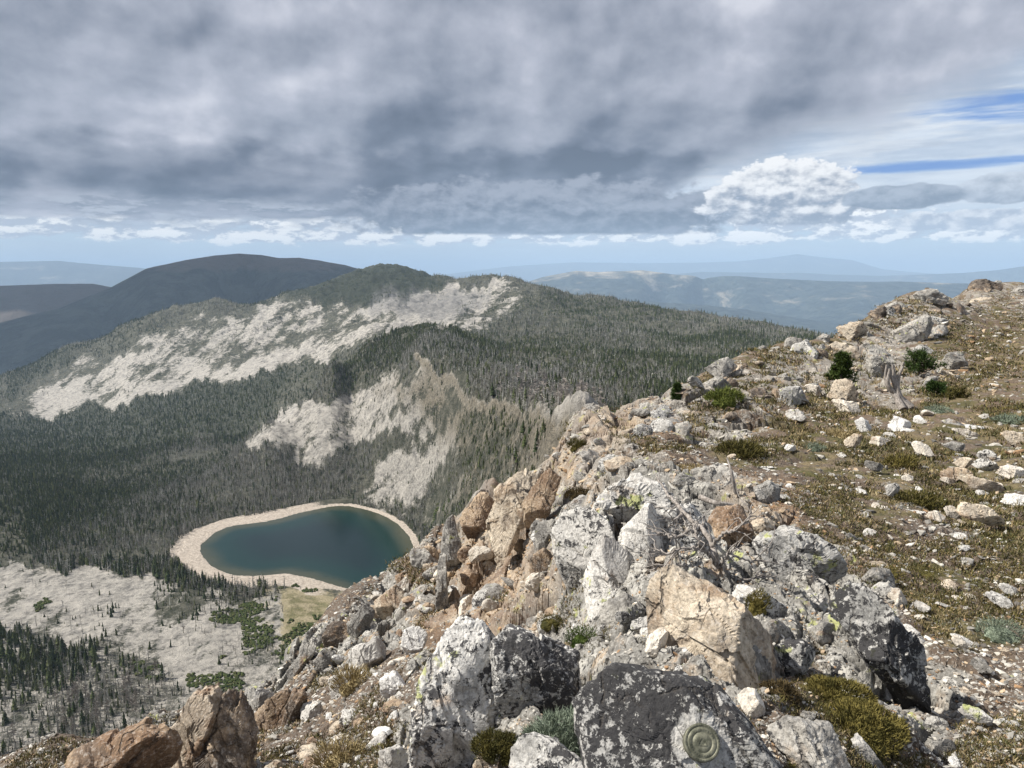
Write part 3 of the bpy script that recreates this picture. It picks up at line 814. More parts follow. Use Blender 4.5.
lv = np.concatenate([ring.reshape(-1, 2), np.full((ring.size // 2, 1), LAKE_Z)], 1)
dep = np.clip(lake_sd(lv[:, 0], lv[:, 1]) / 55.0, 0, 1)
me = mesh_np('lake', lv, grid_faces(len(ks), len(shore_w), True)[:, ::-1], m_lake, True, attrs={'depth': dep})
o = link('lake', me); tag(o, kind='structure')

# ------------------------------------------------------------------ far country (3.8 km .. 90 km)
LAY = [ # distance, width, skyline pixels
 (8600, 1900, [(-420,300),(-200,289),(0,286),(60,284),(93,284),(140,292),(220,310),(330,330),(420,360)], 60),
 (6400, 1500, [(-420,400),(-100,348),(0,323),(60,308),(110,288),(146,269),(186,260),(215,255),(239,253),(262,255),(279,258),(299,258),(320,261),(345,265),(375,272),(440,300),(520,340),(600,380)], 60),
 (12500, 1000, [(420,350),(560,330),(600,312),(640,301),(690,304),(740,309),(790,317),(850,330),(960,345),(1100,345)], 130),
 (17000, 1700, [(400,330),(480,300),(520,284),(542,277),(577,271),(600,272),(642,269),(677,274),(715,275),(752,277),(800,280),(850,282),(900,281),(1000,284),(1100,290)], 190),
 (32000, 3200, [(-420,275),(-200,268),(0,262),(60,261),(90,264),(140,268),(230,282),(380,300)], 150),
 (34000, 2600, [(480,300),(600,280),(700,272),(800,273),(880,276),(962,273),(1000,269),(1024,266),(1100,262),(1250,270),(1500,285)], 130),
 (52000, 4500, [(380,285),(440,275),(512,266),(577,262),(640,263),(712,262),(752,260),(775,257),(797,254),(820,257),(852,260),(882,269),(960,276),(1100,280)], 160),
]
AZ3 = az_grid(1.6, 60)
VR3 = np.linspace(math.log(3800), math.log(90000), 420)
aa, vv = np.meshgrid(AZ3, VR3); aa = aa.ravel(); vv = vv.ravel(); rr = np.exp(vv)
x = rr * np.sin(aa); y = rr * np.cos(aa)
z = -930 + 50 * fbm2(x / 3000, y / 3000, 4, 101)
op = np.zeros_like(z); br = np.zeros_like(z)
for i, (rk_, wk, pts, rough) in enumerate(LAY):
    pa = []; ps = []
    for p in pts:
        a, s = azs(*p); pa.append(float(a)); ps.append(float(s))
    sk = np.interp(aa, pa, ps)
    fade = sstep(aa, pa[0] - 0.5, pa[0]) * (1 - sstep(aa, pa[-1], pa[-1] + 0.5))
    if rk_ >= 32000: fade = 0.35 + 0.65 * fade
    q = (rr - rk_) / (wk * (1.0 + 1.2 * fbm2(aa * 9, aa * 0 + i, 3, 120 + i)))
    bell = np.exp(-q * q) * 0.75 + 0.25 * np.exp(-np.abs(q) * 1.2)
    hk = sk * rk_ + 930
    nz = rough * (0.5 - np.abs(fbm2(x / (rough * 18), y / (rough * 18), 6, 130 + i, 0.55)) * 2.0) * (1 - np.exp(-(q * 2.4) ** 2) * 0.85)
    zz = -930 + hk * fade * bell + nz * bell
    up = zz > z
    z = np.maximum(z, zz)
    if i == 0: br = np.where(up & (hk * bell > 200), 0.95, br)
    if i == 1: br = np.where(up, sstep(zz, -90, 90) * 0.8, br); op = np.where(up, 0, op)
    if i == 2: op = np.where(up, 0, op); br = np.where(up, 0, br)
    if i == 3: op = np.where(up & (zz > -750), 0.40 + 0.30 * sstep(zz, -300, 0) * sstep(aa, 0.36, 0.24), op); br = np.where(up, 0.3, br)  # sunlit patches of this range, painted as paler ground
    if i > 3: op = np.where(up, 0.35, op)
flat = z < -850
op = np.where(flat & (rr > 13000), 0.45, op)
z = z - 130 * sstep(rr, 4300, 3800)
me = mesh_np('hills', np.stack([x, y, z], 1), grid_faces(len(VR3), len(AZ3), True), m_far, True, attrs={'open': op, 'brown': br})
tag(link('hills', me), kind='structure')
# ------------------------------------------------------------------ rocks
_ico = {}
def ico(level):
    if level not in _ico:
        bm = bmesh.new(); bmesh.ops.create_icosphere(bm, subdivisions=level, radius=1.0)
        v = np.array([p.co[:] for p in bm.verts]); bm.faces.ensure_lookup_table()
        f = np.array([[q.index for q in p.verts] for p in bm.faces]); bm.free(); _ico[level] = (v, f)
    return _ico[level]
def poly_rock(N, off, dims, level, seed, rough=0.05, p=36.0, strat=None):
    """block bounded by planes N.x = off; weathered edges, chipped and pitted faces"""
    D, f = ico(level)
    D = D * np.array(dims)
    q = np.maximum(D @ N.T / off[None], 0.02)
    t = (q ** p).sum(1) ** (-1.0 / p)
    t = np.minimum(t, 1.18)
    P = D * t[:, None]
    s = float(np.mean(dims))
    Q = P / s + seed * 7.31
    # chipped steps
    st = vnoise3(Q[:, 0] * 2.3, Q[:, 1] * 2.3, Q[:, 2] * 2.3, seed)
    st = np.floor(st * 5 + 0.35 * fbm3(Q[:, 0] * 5, Q[:, 1] * 5, Q[:, 2] * 5, 2, seed)) / 5
    cr = np.abs(fbm3(Q[:, 0] * 1.6 + 4, Q[:, 1] * 1.6, Q[:, 2] * 1.6, 3, seed + 2))
    dd = 0.85 * st + 0.55 * fbm3(Q[:, 0] * 3, Q[:, 1] * 3, Q[:, 2] * 3, 6, seed + 5, 0.6) - 0.9 * sstep(cr, 0.035, 0.0)
    L = np.linalg.norm(P, axis=1)
    e1 = Q @ np.array([0.86, 0.30, 0.41]); e2 = Q @ np.array([-0.25, 0.95, -0.17]); e3 = Q @ np.array([-0.44, 0.04, 0.90])
    e1 = e1 + 0.05 * fbm3(Q[:, 0] * 2, Q[:, 1] * 2, Q[:, 2] * 2, 3, 3)
    bb, rn = cells3(e1 * 2.7 + 3, e2 * 1.3, e3 * 1.05, seed + 9)
    b2, r2_ = cells3(e1 * 7.5 + 3, e2 * 3.6, e3 * 2.8, seed + 19)
    dd = 0.50 * dd + 1.9 * (rn[0] + 1.6 * (bb[0] * rn[1] + bb[1] * rn[2] + bb[2] * rn[3])) + 0.75 * (r2_[0] + 1.6 * (b2[0] * r2_[1] + b2[1] * r2_[2] + b2[2] * r2_[3]))
    return P * (1 + rough * dd * s / np.maximum(L, 0.35 * s))[:, None], f
def rand_planes(rng, n=11):
    N = rng.normal(size=(n, 3)); N /= np.linalg.norm(N, axis=1)[:, None]
    N = np.concatenate([N, [[0, 0, -1], [0, 0, 1]]])
    return N, np.concatenate([rng.uniform(0.62, 1.0, n), [0.8, rng.uniform(0.7, 0.95)]])

def rmats(pre, f, bd):
  return {
 'black': rock_material(pre + 'black_lichen_rock', 2.0 * f, bd, base=(0.24, 0.235, 0.22), pale=(0.58, 0.56, 0.52), black=0.98, green=0.45, rust=0.10, palef=0.8),
 'pied':  rock_material(pre + 'pied_lichen_rock', 1.3 * f, bd, base=(0.28, 0.27, 0.25), pale=(0.56, 0.54, 0.50), black=0.72, green=0.55, rust=0.22, palef=0.75),
 'white': rock_material(pre + 'white_rock', 1.2 * f, bd, base=(0.32, 0.30, 0.275), pale=(0.57, 0.545, 0.50), black=0.52, green=0.50, rust=0.28, palef=0.85),
 'grey':  rock_material(pre + 'grey_rock', 1.2 * f, bd, base=(0.17, 0.16, 0.145), pale=(0.42, 0.395, 0.35), black=0.52, green=0.45, rust=0.30, palef=0.6),
 'tan':   rock_material(pre + 'tan_rock', 1.0 * f, bd, base=(0.32, 0.26, 0.195), pale=(0.60, 0.51, 0.39), black=0.45, green=0.20, rust=0.55, palef=0.7),
 'rust':  rock_material(pre + 'rusty_rock', 1.0 * f, bd, base=(0.17, 0.115, 0.075), pale=(0.40, 0.29, 0.19), black=0.25, green=0.10, rust=0.90, palef=0.45),
 'dark':  rock_material(pre + 'dark_brown_rock', 1.0 * f, bd, base=(0.10, 0.075, 0.055), pale=(0.27, 0.215, 0.165), black=0.30, green=0.1, rust=0.55, palef=0.35),
 'cream': rock_material(pre + 'cream_rock', 1.6 * f, bd, base=(0.44, 0.38, 0.30), pale=(0.66, 0.60, 0.51), black=0.04, green=0.0, rust=0.40, palef=0.85),
 'chalk': rock_material(pre + 'pale_quartz_rock', 1.4 * f, bd, base=(0.46, 0.44, 0.41), pale=(0.70, 0.68, 0.64), black=0.14, green=0.0, rust=0.12, palef=0.9),
}
RM = rmats('', 1.0, 1.0); RMC = rmats('loose_', 0.30, 0.10)
def hull2(P):
    P = sorted(map(tuple, P))
    def half(Q):
        o = []
        for p in Q:
            while len(o) >= 2 and (o[-1][0]-o[-2][0])*(p[1]-o[-2][1])-(o[-1][1]-o[-2][1])*(p[0]-o[-2][0]) <= 0: o.pop()
            o.append(p)
        return o[:-1]
    return np.array(half(P) + half(P[::-1]))
HEROES = []
def hero(name, label, cat, poly, mat, seed, level=5, depth=0.9, rough=0.06, r=None, facets=4, group=None):
    P = np.array(poly, float)
    cx, cy = (P.min(0) + P.max(0)) / 2
    if r is None:
        h = hit(cx, cy * 0.45 + P[:, 1].max() * 0.55)
        r = h[3]
    X_, Y_, Z_ = ray(cx, cy); h_ = math.hypot(X_, Y_); cen = np.array([X_, Y_, Z_]) / h_ * r
    dist = float(cen @ np.array([0, cp, -sp]))
    rt = np.array([1.0, 0, 0]); up = np.array([0, sp, cp]); tow = np.array([0, -cp, sp])
    hp = hull2([((a - cx) * dist / F, (cy - b) * dist / F) for a, b in P])      # counter-clockwise
    rng = np.random.default_rng(seed)
    N = []; O = []
    n_ = len(hp)
    for i in range(n_):
        e = hp[(i + 1) % n_] - hp[i]; L = math.hypot(*e)
        if L < 1e-6: continue
        nx, ny = e[1] / L, -e[0] / L
        o_ = nx * hp[i][0] + ny * hp[i][1]
        th = rng.uniform(-0.25, 0.45) if ny > -0.3 else rng.uniform(-0.35, -0.05)
        N.append(nx * math.cos(th) * rt + ny * math.cos(th) * up + math.sin(th) * tow); O.append(max(o_ * math.cos(th), 1e-3))
    hw = np.ptp(hp[:, 0]) / 2; hh = np.ptp(hp[:, 1]) / 2; dp_ = depth * min(hw, hh) * 0.5 + depth * max(hw, hh) * 0.35
    if isinstance(facets, list):
        for ang, th, q in facets:
            N.append(math.sin(th) * (math.cos(ang) * rt + math.sin(ang) * up) + math.cos(th) * tow); O.append(dp_ * q)
        facets = 0
    for i in range(facets):
        ang = rng.uniform(0, 2 * math.pi) if i else math.pi * 0.8
        th = rng.uniform(0.25, 0.85)
        v = math.sin(th) * (math.cos(ang) * rt + math.sin(ang) * up) + math.cos(th) * tow
        N.append(v); O.append(dp_ * rng.uniform(0.5, 0.8))
    N.append(-tow); O.append(dp_)
    v, f = poly_rock(np.array(N), np.array(O), (hw, (hw + hh) / 2, hh), level, seed, rough)
    me = mesh_np(name, v, f, RM[mat], False)
    o = link(name, me, loc=cen); tag(o, label, cat, group)
    HEROES.append(o)
    return o, cen, dist

B = 'boulder'
hero(B, 'large boulder with a golden left face and speckled pale front, above the survey disc', B, [(667,568),(684,565),(717,583),(744,607),(771,631),(777,669),(769,688),(741,692),(717,698),(689,691),(651,677),(644,620),(654,601)], 'tan', 11, 6, 0.9, 0.042, facets=[(3.0, 0.95, 0.42), (1.9, 0.42, 0.62), (0.3, 0.75, 0.70), (1.6, 0.95, 0.62)])
bo_disc, disc_c, disc_d = hero(B, 'low boulder crusted with black lichen that carries the round metal survey disc', B, [(592,686),(613,672),(670,678),(695,691),(733,708),(755,730),(777,762),(788,800),(600,810),(585,740)], 'black', 23, 6, 0.55, 0.035, facets=2)
hero(B, 'tall black and white lichen boulder at the bottom edge, left half of a split pair', B, [(445,629),(489,640),(496,690),(503,721),(500,800),(410,800),(409,735),(421,680)], 'pied', 31, 6, 0.8, 0.06)
hero(B, 'black lichen boulder sloping down to the right, right half of a split pair', B, [(493,627),(522,630),(555,646),(576,668),(579,697),(570,712),(522,722),(503,724),(494,683)], 'black', 37, 6, 0.9, 0.06)
hero(B, 'low pale boulder at the bottom edge under the grey-green sage cushion', B, [(515,738),(558,744),(590,770),(590,800),(510,800)], 'pied', 39, 5, 0.8)
hero('rock', 'small rounded rock with a black lichen front beside the large golden boulder', 'rock', [(782,645),(804,642),(818,656),(816,669),(799,680),(782,675),(778,656)], 'black', 41, 5, 0.9)
hero('rock', 'cream stone resting on the upper right rim of the survey disc boulder', 'rock', [(741,691),(755,693),(766,708),(765,722),(750,720),(739,704)], 'cream', 43, 5, 0.8, 0.04)
hero('rock', 'grey flecked slab with a white left tip at the bottom, right of the survey disc', 'rock', [(773,721),(793,720),(826,729),(844,748),(846,790),(812,790),(782,755)], 'grey', 47, 5, 0.7)
hero('rock', 'narrow pale stone at the bottom edge beside the yellow-green moss', 'rock', [(849,738),(864,740),(890,775),(866,780)], 'white', 53, 5, 0.8)
hero('rock', 'white lichen slab leaning behind the large golden boulder', 'rock', [(728,592),(745,583),(771,595),(790,609),(784,628),(767,628),(742,612)], 'white', 59, 5, 0.7)
hero('rock', 'small bluish white wedge between the golden boulder and the black lichen rock', 'rock', [(767,627),(788,639),(774,645)], 'chalk', 61, 4, 0.8)
hero('rock', 'pinkish grey block wedged left of the large golden boulder', 'rock', [(613,647),(635,641),(648,657),(650,676),(615,680),(607,667)], 'grey', 67, 5, 0.9)
hero('rock', 'square white block beside the rust coloured gully', 'rock', [(402,629),(427,630),(422,652),(411,665),(401,650)], 'chalk', 71, 5, 0.9)
hero('rock', 'white stone left of the tall split boulder, below the square white block', 'rock', [(380,677),(397,675),(408,690),(391,700),(380,694)], 'chalk', 73, 4, 0.9)
hero('rock', 'rounded grey stone at the bottom edge left of the split boulder', 'rock', [(378,752),(396,748),(408,765),(402,790),(376,790)], 'white', 79, 5, 0.9)
# the white crag
S = 'rock_slab'
hero(S, 'broad white slab at the left end of the white crag, streaked with lime lichen', 'slab', [(553,523),(570,513),(588,508),(606,518),(612,544),(600,567),(590,608),(571,610),(553,567)], 'white', 83, 6, 0.7, 0.05)
hero(S, 'white slab in the lower middle of the white crag, pointed at its foot', 'slab', [(597,560),(617,540),(634,556),(634,599),(620,622),(596,640),(586,615)], 'white', 89, 6, 0.7, 0.05)
hero(S, 'upright pale slab at the right end of the white crag behind the dead branches', 'slab', [(624,529),(648,505),(668,556),(662,590),(640,600),(622,560)], 'white', 97, 6, 0.8, 0.06)
hero(S, 'grey slab leaning on the foot of the white crag above the small green bush', 'slab', [(604,603),(625,598),(645,608),(632,640),(614,648),(604,625)], 'grey', 101, 5, 0.8)
hero(S, 'pale slab on top of the white crag below the brown mossy lump', 'slab', [(592,500),(620,482),(660,480),(672,500),(650,520),(610,525)], 'white', 103, 5, 0.7, 0.07)
hero(S, 'mottled grey ledge between the white crag and the dead branches', 'slab', [(650,520),(690,505),(712,530),(700,565),(668,570)], 'pied', 107, 5, 0.8, 0.07)
hero('rock', 'pale stone with a dark brown hollow face left of the white crag', 'rock', [(530,558),(544,549),(558,565),(558,583),(544,590),(531,582)], 'dark', 109, 5, 0.9)
hero('rock', 'dark grey knob at the foot of the broad white slab', 'rock', [(559,574),(575,569),(580,582),(567,595)], 'dark', 113, 4, 0.9)
hero('rock', 'orange blocky rock right of the dead branches', 'rock', [(713,511),(738,506),(754,530),(747,543),(724,549),(713,534)], 'rust', 127, 5, 0.9)
hero('rock', 'tan finger of rock beside the orange block', 'rock', [(752,521),(768,517),(778,523),(768,533),(754,531)], 'tan', 131, 4, 0.8)
hero(B, 'rounded outcrop boulder speckled black, white and lime green right of the dead branches', B, [(753,545),(775,533),(800,531),(829,545),(848,572),(843,595),(811,595),(766,575)], 'pied', 137, 6, 0.7, 0.07)
hero(B, 'long black lichen rib running down the right side towards the bottom edge', B, [(836,590),(868,586),(890,608),(912,640),(926,690),(935,728),(912,728),(881,680),(850,636)], 'black', 139, 6, 0.6, 0.07)
hero('rock', 'lime spotted rock beside the thin upright dead stem', 'rock', [(755,490),(770,482),(782,490),(778,507),(760,510)], 'pied', 149, 5, 0.8)
# the rusty left outcrop above the lake
hero(S, 'tall pale slab leaning left on the skyline above the lake', 'slab', [(495,494),(524,471),(548,464),(528,498),(520,527),(512,545),(494,560),(489,520)], 'tan', 151, 6, 0.7, 0.06)
hero(S, 'rusty brown slab face tucked right of the tall pale slab', 'slab', [(524,500),(549,466),(562,478),(545,520),(524,540)], 'rust', 157, 5, 0.7)
hero(S, 'square topped brown pillar on the edge above the lake', 'slab', [(476,496),(495,495),(492,538),(469,548),(459,518)], 'rust', 163, 5, 0.8, 0.07)
hero(S, 'narrow grey pillar left of the square topped brown pillar', 'slab', [(441,524),(455,519),(462,553),(458,590),(444,592)], 'grey', 167, 5, 0.8, 0.07)
hero(S, 'thin upright flake standing at the lake edge of the outcrop', 'slab', [(437,556),(446,556),(449,625),(438,625)], 'grey', 173, 5, 0.9)
hero('rock', 'grey block between the tall pale slab and the white crag', 'rock', [(536,524),(552,519),(558,541),(538,555)], 'grey', 179, 5, 0.8)
hero('rock', 'small cream box-shaped stone in the rust coloured gully', 'rock', [(468,549),(491,547),(492,559),(471,562)], 'cream', 181, 4, 0.8)
hero('rock', 'orange rounded stone in the rust coloured gully', 'rock', [(459,575),(470,570),(478,575),(476,587),(463,585)], 'rust', 191, 4, 0.9)
hero('rock', 'tan stone perched against the lake shore at the left end of the outcrop', 'rock', [(394,576),(409,570),(414,580),(397,585)], 'rust', 193, 4, 0.9)
hero('rock', 'brown block under the lake edge pillar, right of the perched tan stone', 'rock', [(420,548),(435,548),(439,568),(418,570)], 'rust', 197, 4, 0.9)
# lower left
hero(B, 'white topped boulder at the lower left with a steep right side', B, [(191,696),(219,691),(226,698),(215,712),(203,730),(196,800),(150,800),(164,742),(180,715)], 'tan', 199, 6, 0.8, 0.06)
hero(B, 'dark brown boulder leaning against the white topped boulder at the lower left', B, [(221,697),(229,715),(246,726),(251,745),(245,800),(190,800),(200,728)], 'dark', 211, 6, 0.8, 0.07)
hero(B, 'orange stained boulder filling the bottom left of the foreground', B, [(66,764),(98,745),(126,733),(150,743),(166,739),(163,800),(50,800)], 'rust', 223, 6, 0.8, 0.07)
hero('rock', 'long rusty wedge with an orange top beside the dark brown shard', 'rock', [(243,721),(276,694),(293,689),(292,710),(280,725),(268,736),(250,739)], 'rust', 227, 5, 0.7)
hero('rock', 'dark brown shard standing right of the long rusty wedge', 'rock', [(292,692),(306,691),(308,704),(292,733),(278,733)], 'dark', 229, 5, 0.7)
hero(S, 'long grey flake leaning right, uppermost of the leaning flakes at the lower left', 'slab', [(286,672),(311,637),(319,640),(303,674),(291,684)], 'grey', 233, 5, 0.6)
hero(S, 'blue grey flake leaning by itself above the long rusty wedge', 'slab', [(250,702),(262,695),(269,697),(261,716),(252,718)], 'grey', 239, 4, 0.6)
hero(S, 'grey flake leaning below the uppermost flake at the lower left', 'slab', [(311,664),(322,651),(335,660),(324,674)], 'grey', 241, 4, 0.7)
hero('rock', 'rounded pinkish stone at the head of the rubble slope', 'rock', [(326,681),(345,674),(354,690),(337,700)], 'white', 251, 5, 0.9)
hero('rock', 'light grey block on the rubble right of the dark brown shard', 'rock', [(300,710),(320,703),(322,720),(302,722)], 'white', 257, 4, 0.9)
hero('rock', 'large pale knob at the crest of the rubble slope, under the lake', 'rock', [(345,655),(375,640),(385,660),(372,680),(350,678)], 'white', 263, 5, 0.9)
hero('rock', 'grey leaning block on the edge below the beach', 'rock', [(345,625),(362,606),(375,615),(362,640),(348,645)], 'grey', 269, 5, 0.8)
hero('rock', 'weathered tan block on the edge below the lake', 'rock', [(375,600),(395,585),(408,600),(398,620),(378,622)], 'tan', 271, 5, 0.8)
# hill on the right
hero(B, 'grey lichen boulder on the left skyline of the right hand hill', B, [(703,368),(727,357),(736,366),(719,380)], 'grey', 277, 5, 0.9)
hero(B, 'grey lichen boulder below the skyline boulder of the right hand hill', B, [(700,387),(720,376),(731,387),(714,400)], 'grey', 281, 5, 0.9)
hero('rock', 'tan upright triangle of rock in front of the young pine', 'rock', [(828,397),(836,380),(850,380),(858,406)], 'tan', 283, 5, 0.8)
hero('rock', 'pale slab lying under the tan upright triangle', 'rock', [(830,397),(857,403),(860,412),(843,415)], 'cream', 293, 4, 0.7)
hero('rock', 'cream stone left of the tan upright triangle', 'rock', [(804,385),(823,386),(819,397),(803,394)], 'cream', 307, 4, 0.8)
hero('rock', 'dark capped rock on the slope left of the cream stone', 'rock', [(780,390),(800,386),(808,402),(784,406)], 'pied', 311, 5, 0.8)
hero(B, 'broad grey crag face below the top of the right hand hill', B, [(898,330),(928,315),(938,326),(918,345),(898,346)], 'grey', 313, 5, 0.8, 0.07)
hero(B, 'greenish grey boulder right of the dark juniper', B, [(946,354),(962,352),(968,366),(950,371)], 'grey', 317, 5, 0.9)
hero(B, 'pale grey crag block between the young pine and the dark juniper', B, [(868,346),(884,344),(892,360),(886,382),(872,380)], 'grey', 331, 5, 0.8, 0.07)
hero(B, 'pale crag block on the hill slope above the young pine', B, [(838,330),(862,322),(872,336),(850,342)], 'tan', 337, 5, 0.8, 0.07)
hero(B, 'dark jutting block on the hill skyline near its crest', B, [(866,314),(884,306),(892,312),(880,320)], 'dark', 347, 5, 0.8)

# flat stones lying on the turf of the right hand slope: (x, y, width, height, tilt, rock, label)
ST = [(865,427,21,15,.5,'chalk','rounded bright white stone, leftmost of the row of stones on the upper turf'),
 (901,427,27,18,.3,'chalk','large bright white stone on the upper turf, right of the rounded white stone'),
 (919,420,13,9,.2,'chalk','small white stone behind the right end of the large bright white stone'),
 (878,441,24,9,.0,'cream','flat cream stone below the rounded bright white stone'),
 (855,441,20,12,-.3,'tan','tan hooked stone left of the flat cream stone'),
 (923,449,22,14,.5,'cream','pale cream wedge in the middle of the turf slope'),
 (956,425,30,9,.3,'white','long whitish slab at the upper right, above a second long slab'),
 (968,434,32,7,.35,'cream','thin long cream slab under the long whitish slab'),
 (958,447,26,8,.1,'grey','flat grey slab right of centre on the turf, below two long slabs'),
 (966,463,22,10,.0,'tan','tan flat stone touching the big lichen-tipped white stone'),
 (985,465,26,13,.25,'white','big flat white stone with dark lichen on its upper tip'),
 (955,474,27,12,-.1,'tan','pinkish tan slab left of the long orange slab'),
 (982,484,44,13,.25,'tan','long orange slab pointing right on the turf'),
 (1013,473,32,12,.15,'cream','cream slab at the right edge above the long orange slab'),
 (1014,438,22,14,.4,'tan','tan slab at the right edge, topmost of the edge stones'),
 (1017,501,34,15,.15,'chalk','white stone at the right edge below the long orange slab'),
 (981,515,50,20,.3,'tan','largest flat stone on the turf, golden tan with a pointed right end'),
 (951,512,17,11,.4,'cream','pale stone tucked against the left end of the largest golden stone'),
 (936,516,19,9,.0,'cream','small cream stone left of the pair around the largest golden stone'),
 (893,490,15,13,-.3,'white','small mottled white stone left of centre on the turf'),
 (908,478,14,6,-.2,'cream','small pinkish flake lying above the mottled white stone'),
 (874,466,26,9,.3,'grey','grey striped stone on the left part of the turf'),
 (947,480,20,5,.15,'cream','thin pale sliver below the pinkish tan slab'),
 (897,597,26,14,.35,'cream','cream stone with a shadowed underside below the turf, near the black lichen rib'),
 (919,606,20,8,.2,'white','flat pale flake touching the cream stone beside the black lichen rib'),
 (960,643,17,12,.6,'cream','solitary cream stone on the gravel at the lower right'),
 (795,415,20,12,.2,'white','pale stone in front of the dark capped rock'),
 (790,448,12,7,.2,'chalk','small white stone near the lime spotted rock'),
 (850,668,12,7,.7,'cream','small oval cream stone beside the yellow-green moss'),
 (980,665,26,12,.5,'grey','grey lichen stone on the gravel below the solitary cream stone'),
 (975,715,30,15,.4,'white','pale block on the gravel at the lower right, above the bottom corner'),
 (1000,600,28,12,.45,'pied','speckled slab by the sage cushion at the right edge'),
 (1010,590,22,10,.4,'white','whitish slab behind the speckled slab at the right edge'),
 (985,455,18,10,-.2,'pied','black speckled knob behind the big flat white stone')]
for i, (a, b, w_, h_, an, mt, lb) in enumerate(ST):
    rng = np.random.default_rng(500 + i); pts = []
    n_ = rng.integers(5, 8)
    for j in range(n_):
        t = 2 * math.pi * (j + rng.uniform(-.25, .25)) / n_
        ex, eyy = math.cos(t) * w_ / 2 * 1.08, math.sin(t) * h_ / 2 * 1.08
        pts.append((a + ex * math.cos(an) - eyy * math.sin(an) * 0.6, b + ex * math.sin(an) + eyy * math.cos(an)))
    hero('stone', lb, 'stone', pts, mt, 600 + i, 4, 0.55, 0.05, facets=2)

# ---- survey disc
def lathe(prof, n=48):
    v = []; f = []
    for r_, z_ in prof:
        for j in range(n): v.append((r_ * math.cos(2 * math.pi * j / n), r_ * math.sin(2 * math.pi * j / n), z_))
    for i in range(len(prof) - 1):
        for j in range(n): f.append((i * n + j, i * n + (j + 1) % n, (i + 1) * n + (j + 1) % n, (i + 1) * n + j))
    return np.array(v), np.array(f)
m_disc, t_, bs = new_mat('weathered_bronze')
tc_ = t_.node('ShaderNodeTexCoord')
nd_ = t_.noise(tc_.outputs['Object'], 60, 5, 0.7)
t_.put(bs.inputs['Base Color'], t_.mix(t_.step(nd_, 0.35, 0.65), (0.075, 0.078, 0.055), (0.21, 0.205, 0.15)))
bs.inputs['Metallic'].default_value = 0.35; bs.inputs['Roughness'].default_value = 0.55
bump(t_, bs, nd_, 0.002, 0.6)
m_chip, t_, bs = new_mat('chipped_rock')
tc_ = t_.node('ShaderNodeTexCoord'); nd_ = t_.noise(tc_.outputs['Object'], 45, 6, 0.7)
t_.put(bs.inputs['Base Color'], t_.mix(t_.step(nd_, 0.3, 0.7), (0.30, 0.285, 0.25), (0.58, 0.56, 0.50)))
bump(t_, bs, nd_, 0.01, 1.0)
dg = bpy.context.evaluated_depsgraph_get()
def rock_surface(o, px_, py_):
    """surface point and normal of a rock along a bearing"""
    me = o.data; n_ = len(me.vertices); co = np.empty(n_ * 3, np.float32); me.vertices.foreach_get('co', co)
    from mathutils.bvhtree import BVHTree
    t = BVHTree.FromPolygons([tuple(c) for c in co.reshape(-1, 3)], [tuple(p.vertices) for p in me.polygons])
    X_, Y_, Z_ = ray(px_, py_); dv = Vector((X_, Y_, Z_)).normalized()
    loc, nor, _, _ = t.ray_cast(-Vector(o.location), dv)
    if loc is None: return None
    acc = Vector((0, 0, 0)); R_ = (loc + Vector(o.location)).length * 22 / F
    for i in range(24):
        a = i * 0.2618; q = Vector((math.cos(a) * R_, math.sin(a) * R_, 0.0))
        l2, n2, _, _ = t.ray_cast(loc + q + Vector((0, 0, 1)), Vector((0, 0, -1)))
        if l2 is not None and n2.z > 0.2: acc += n2
    nn = acc.normalized() if acc.length > 0 else nor
    return loc + Vector(o.location), nn
rs = rock_surface(bo_disc, 701, 743)
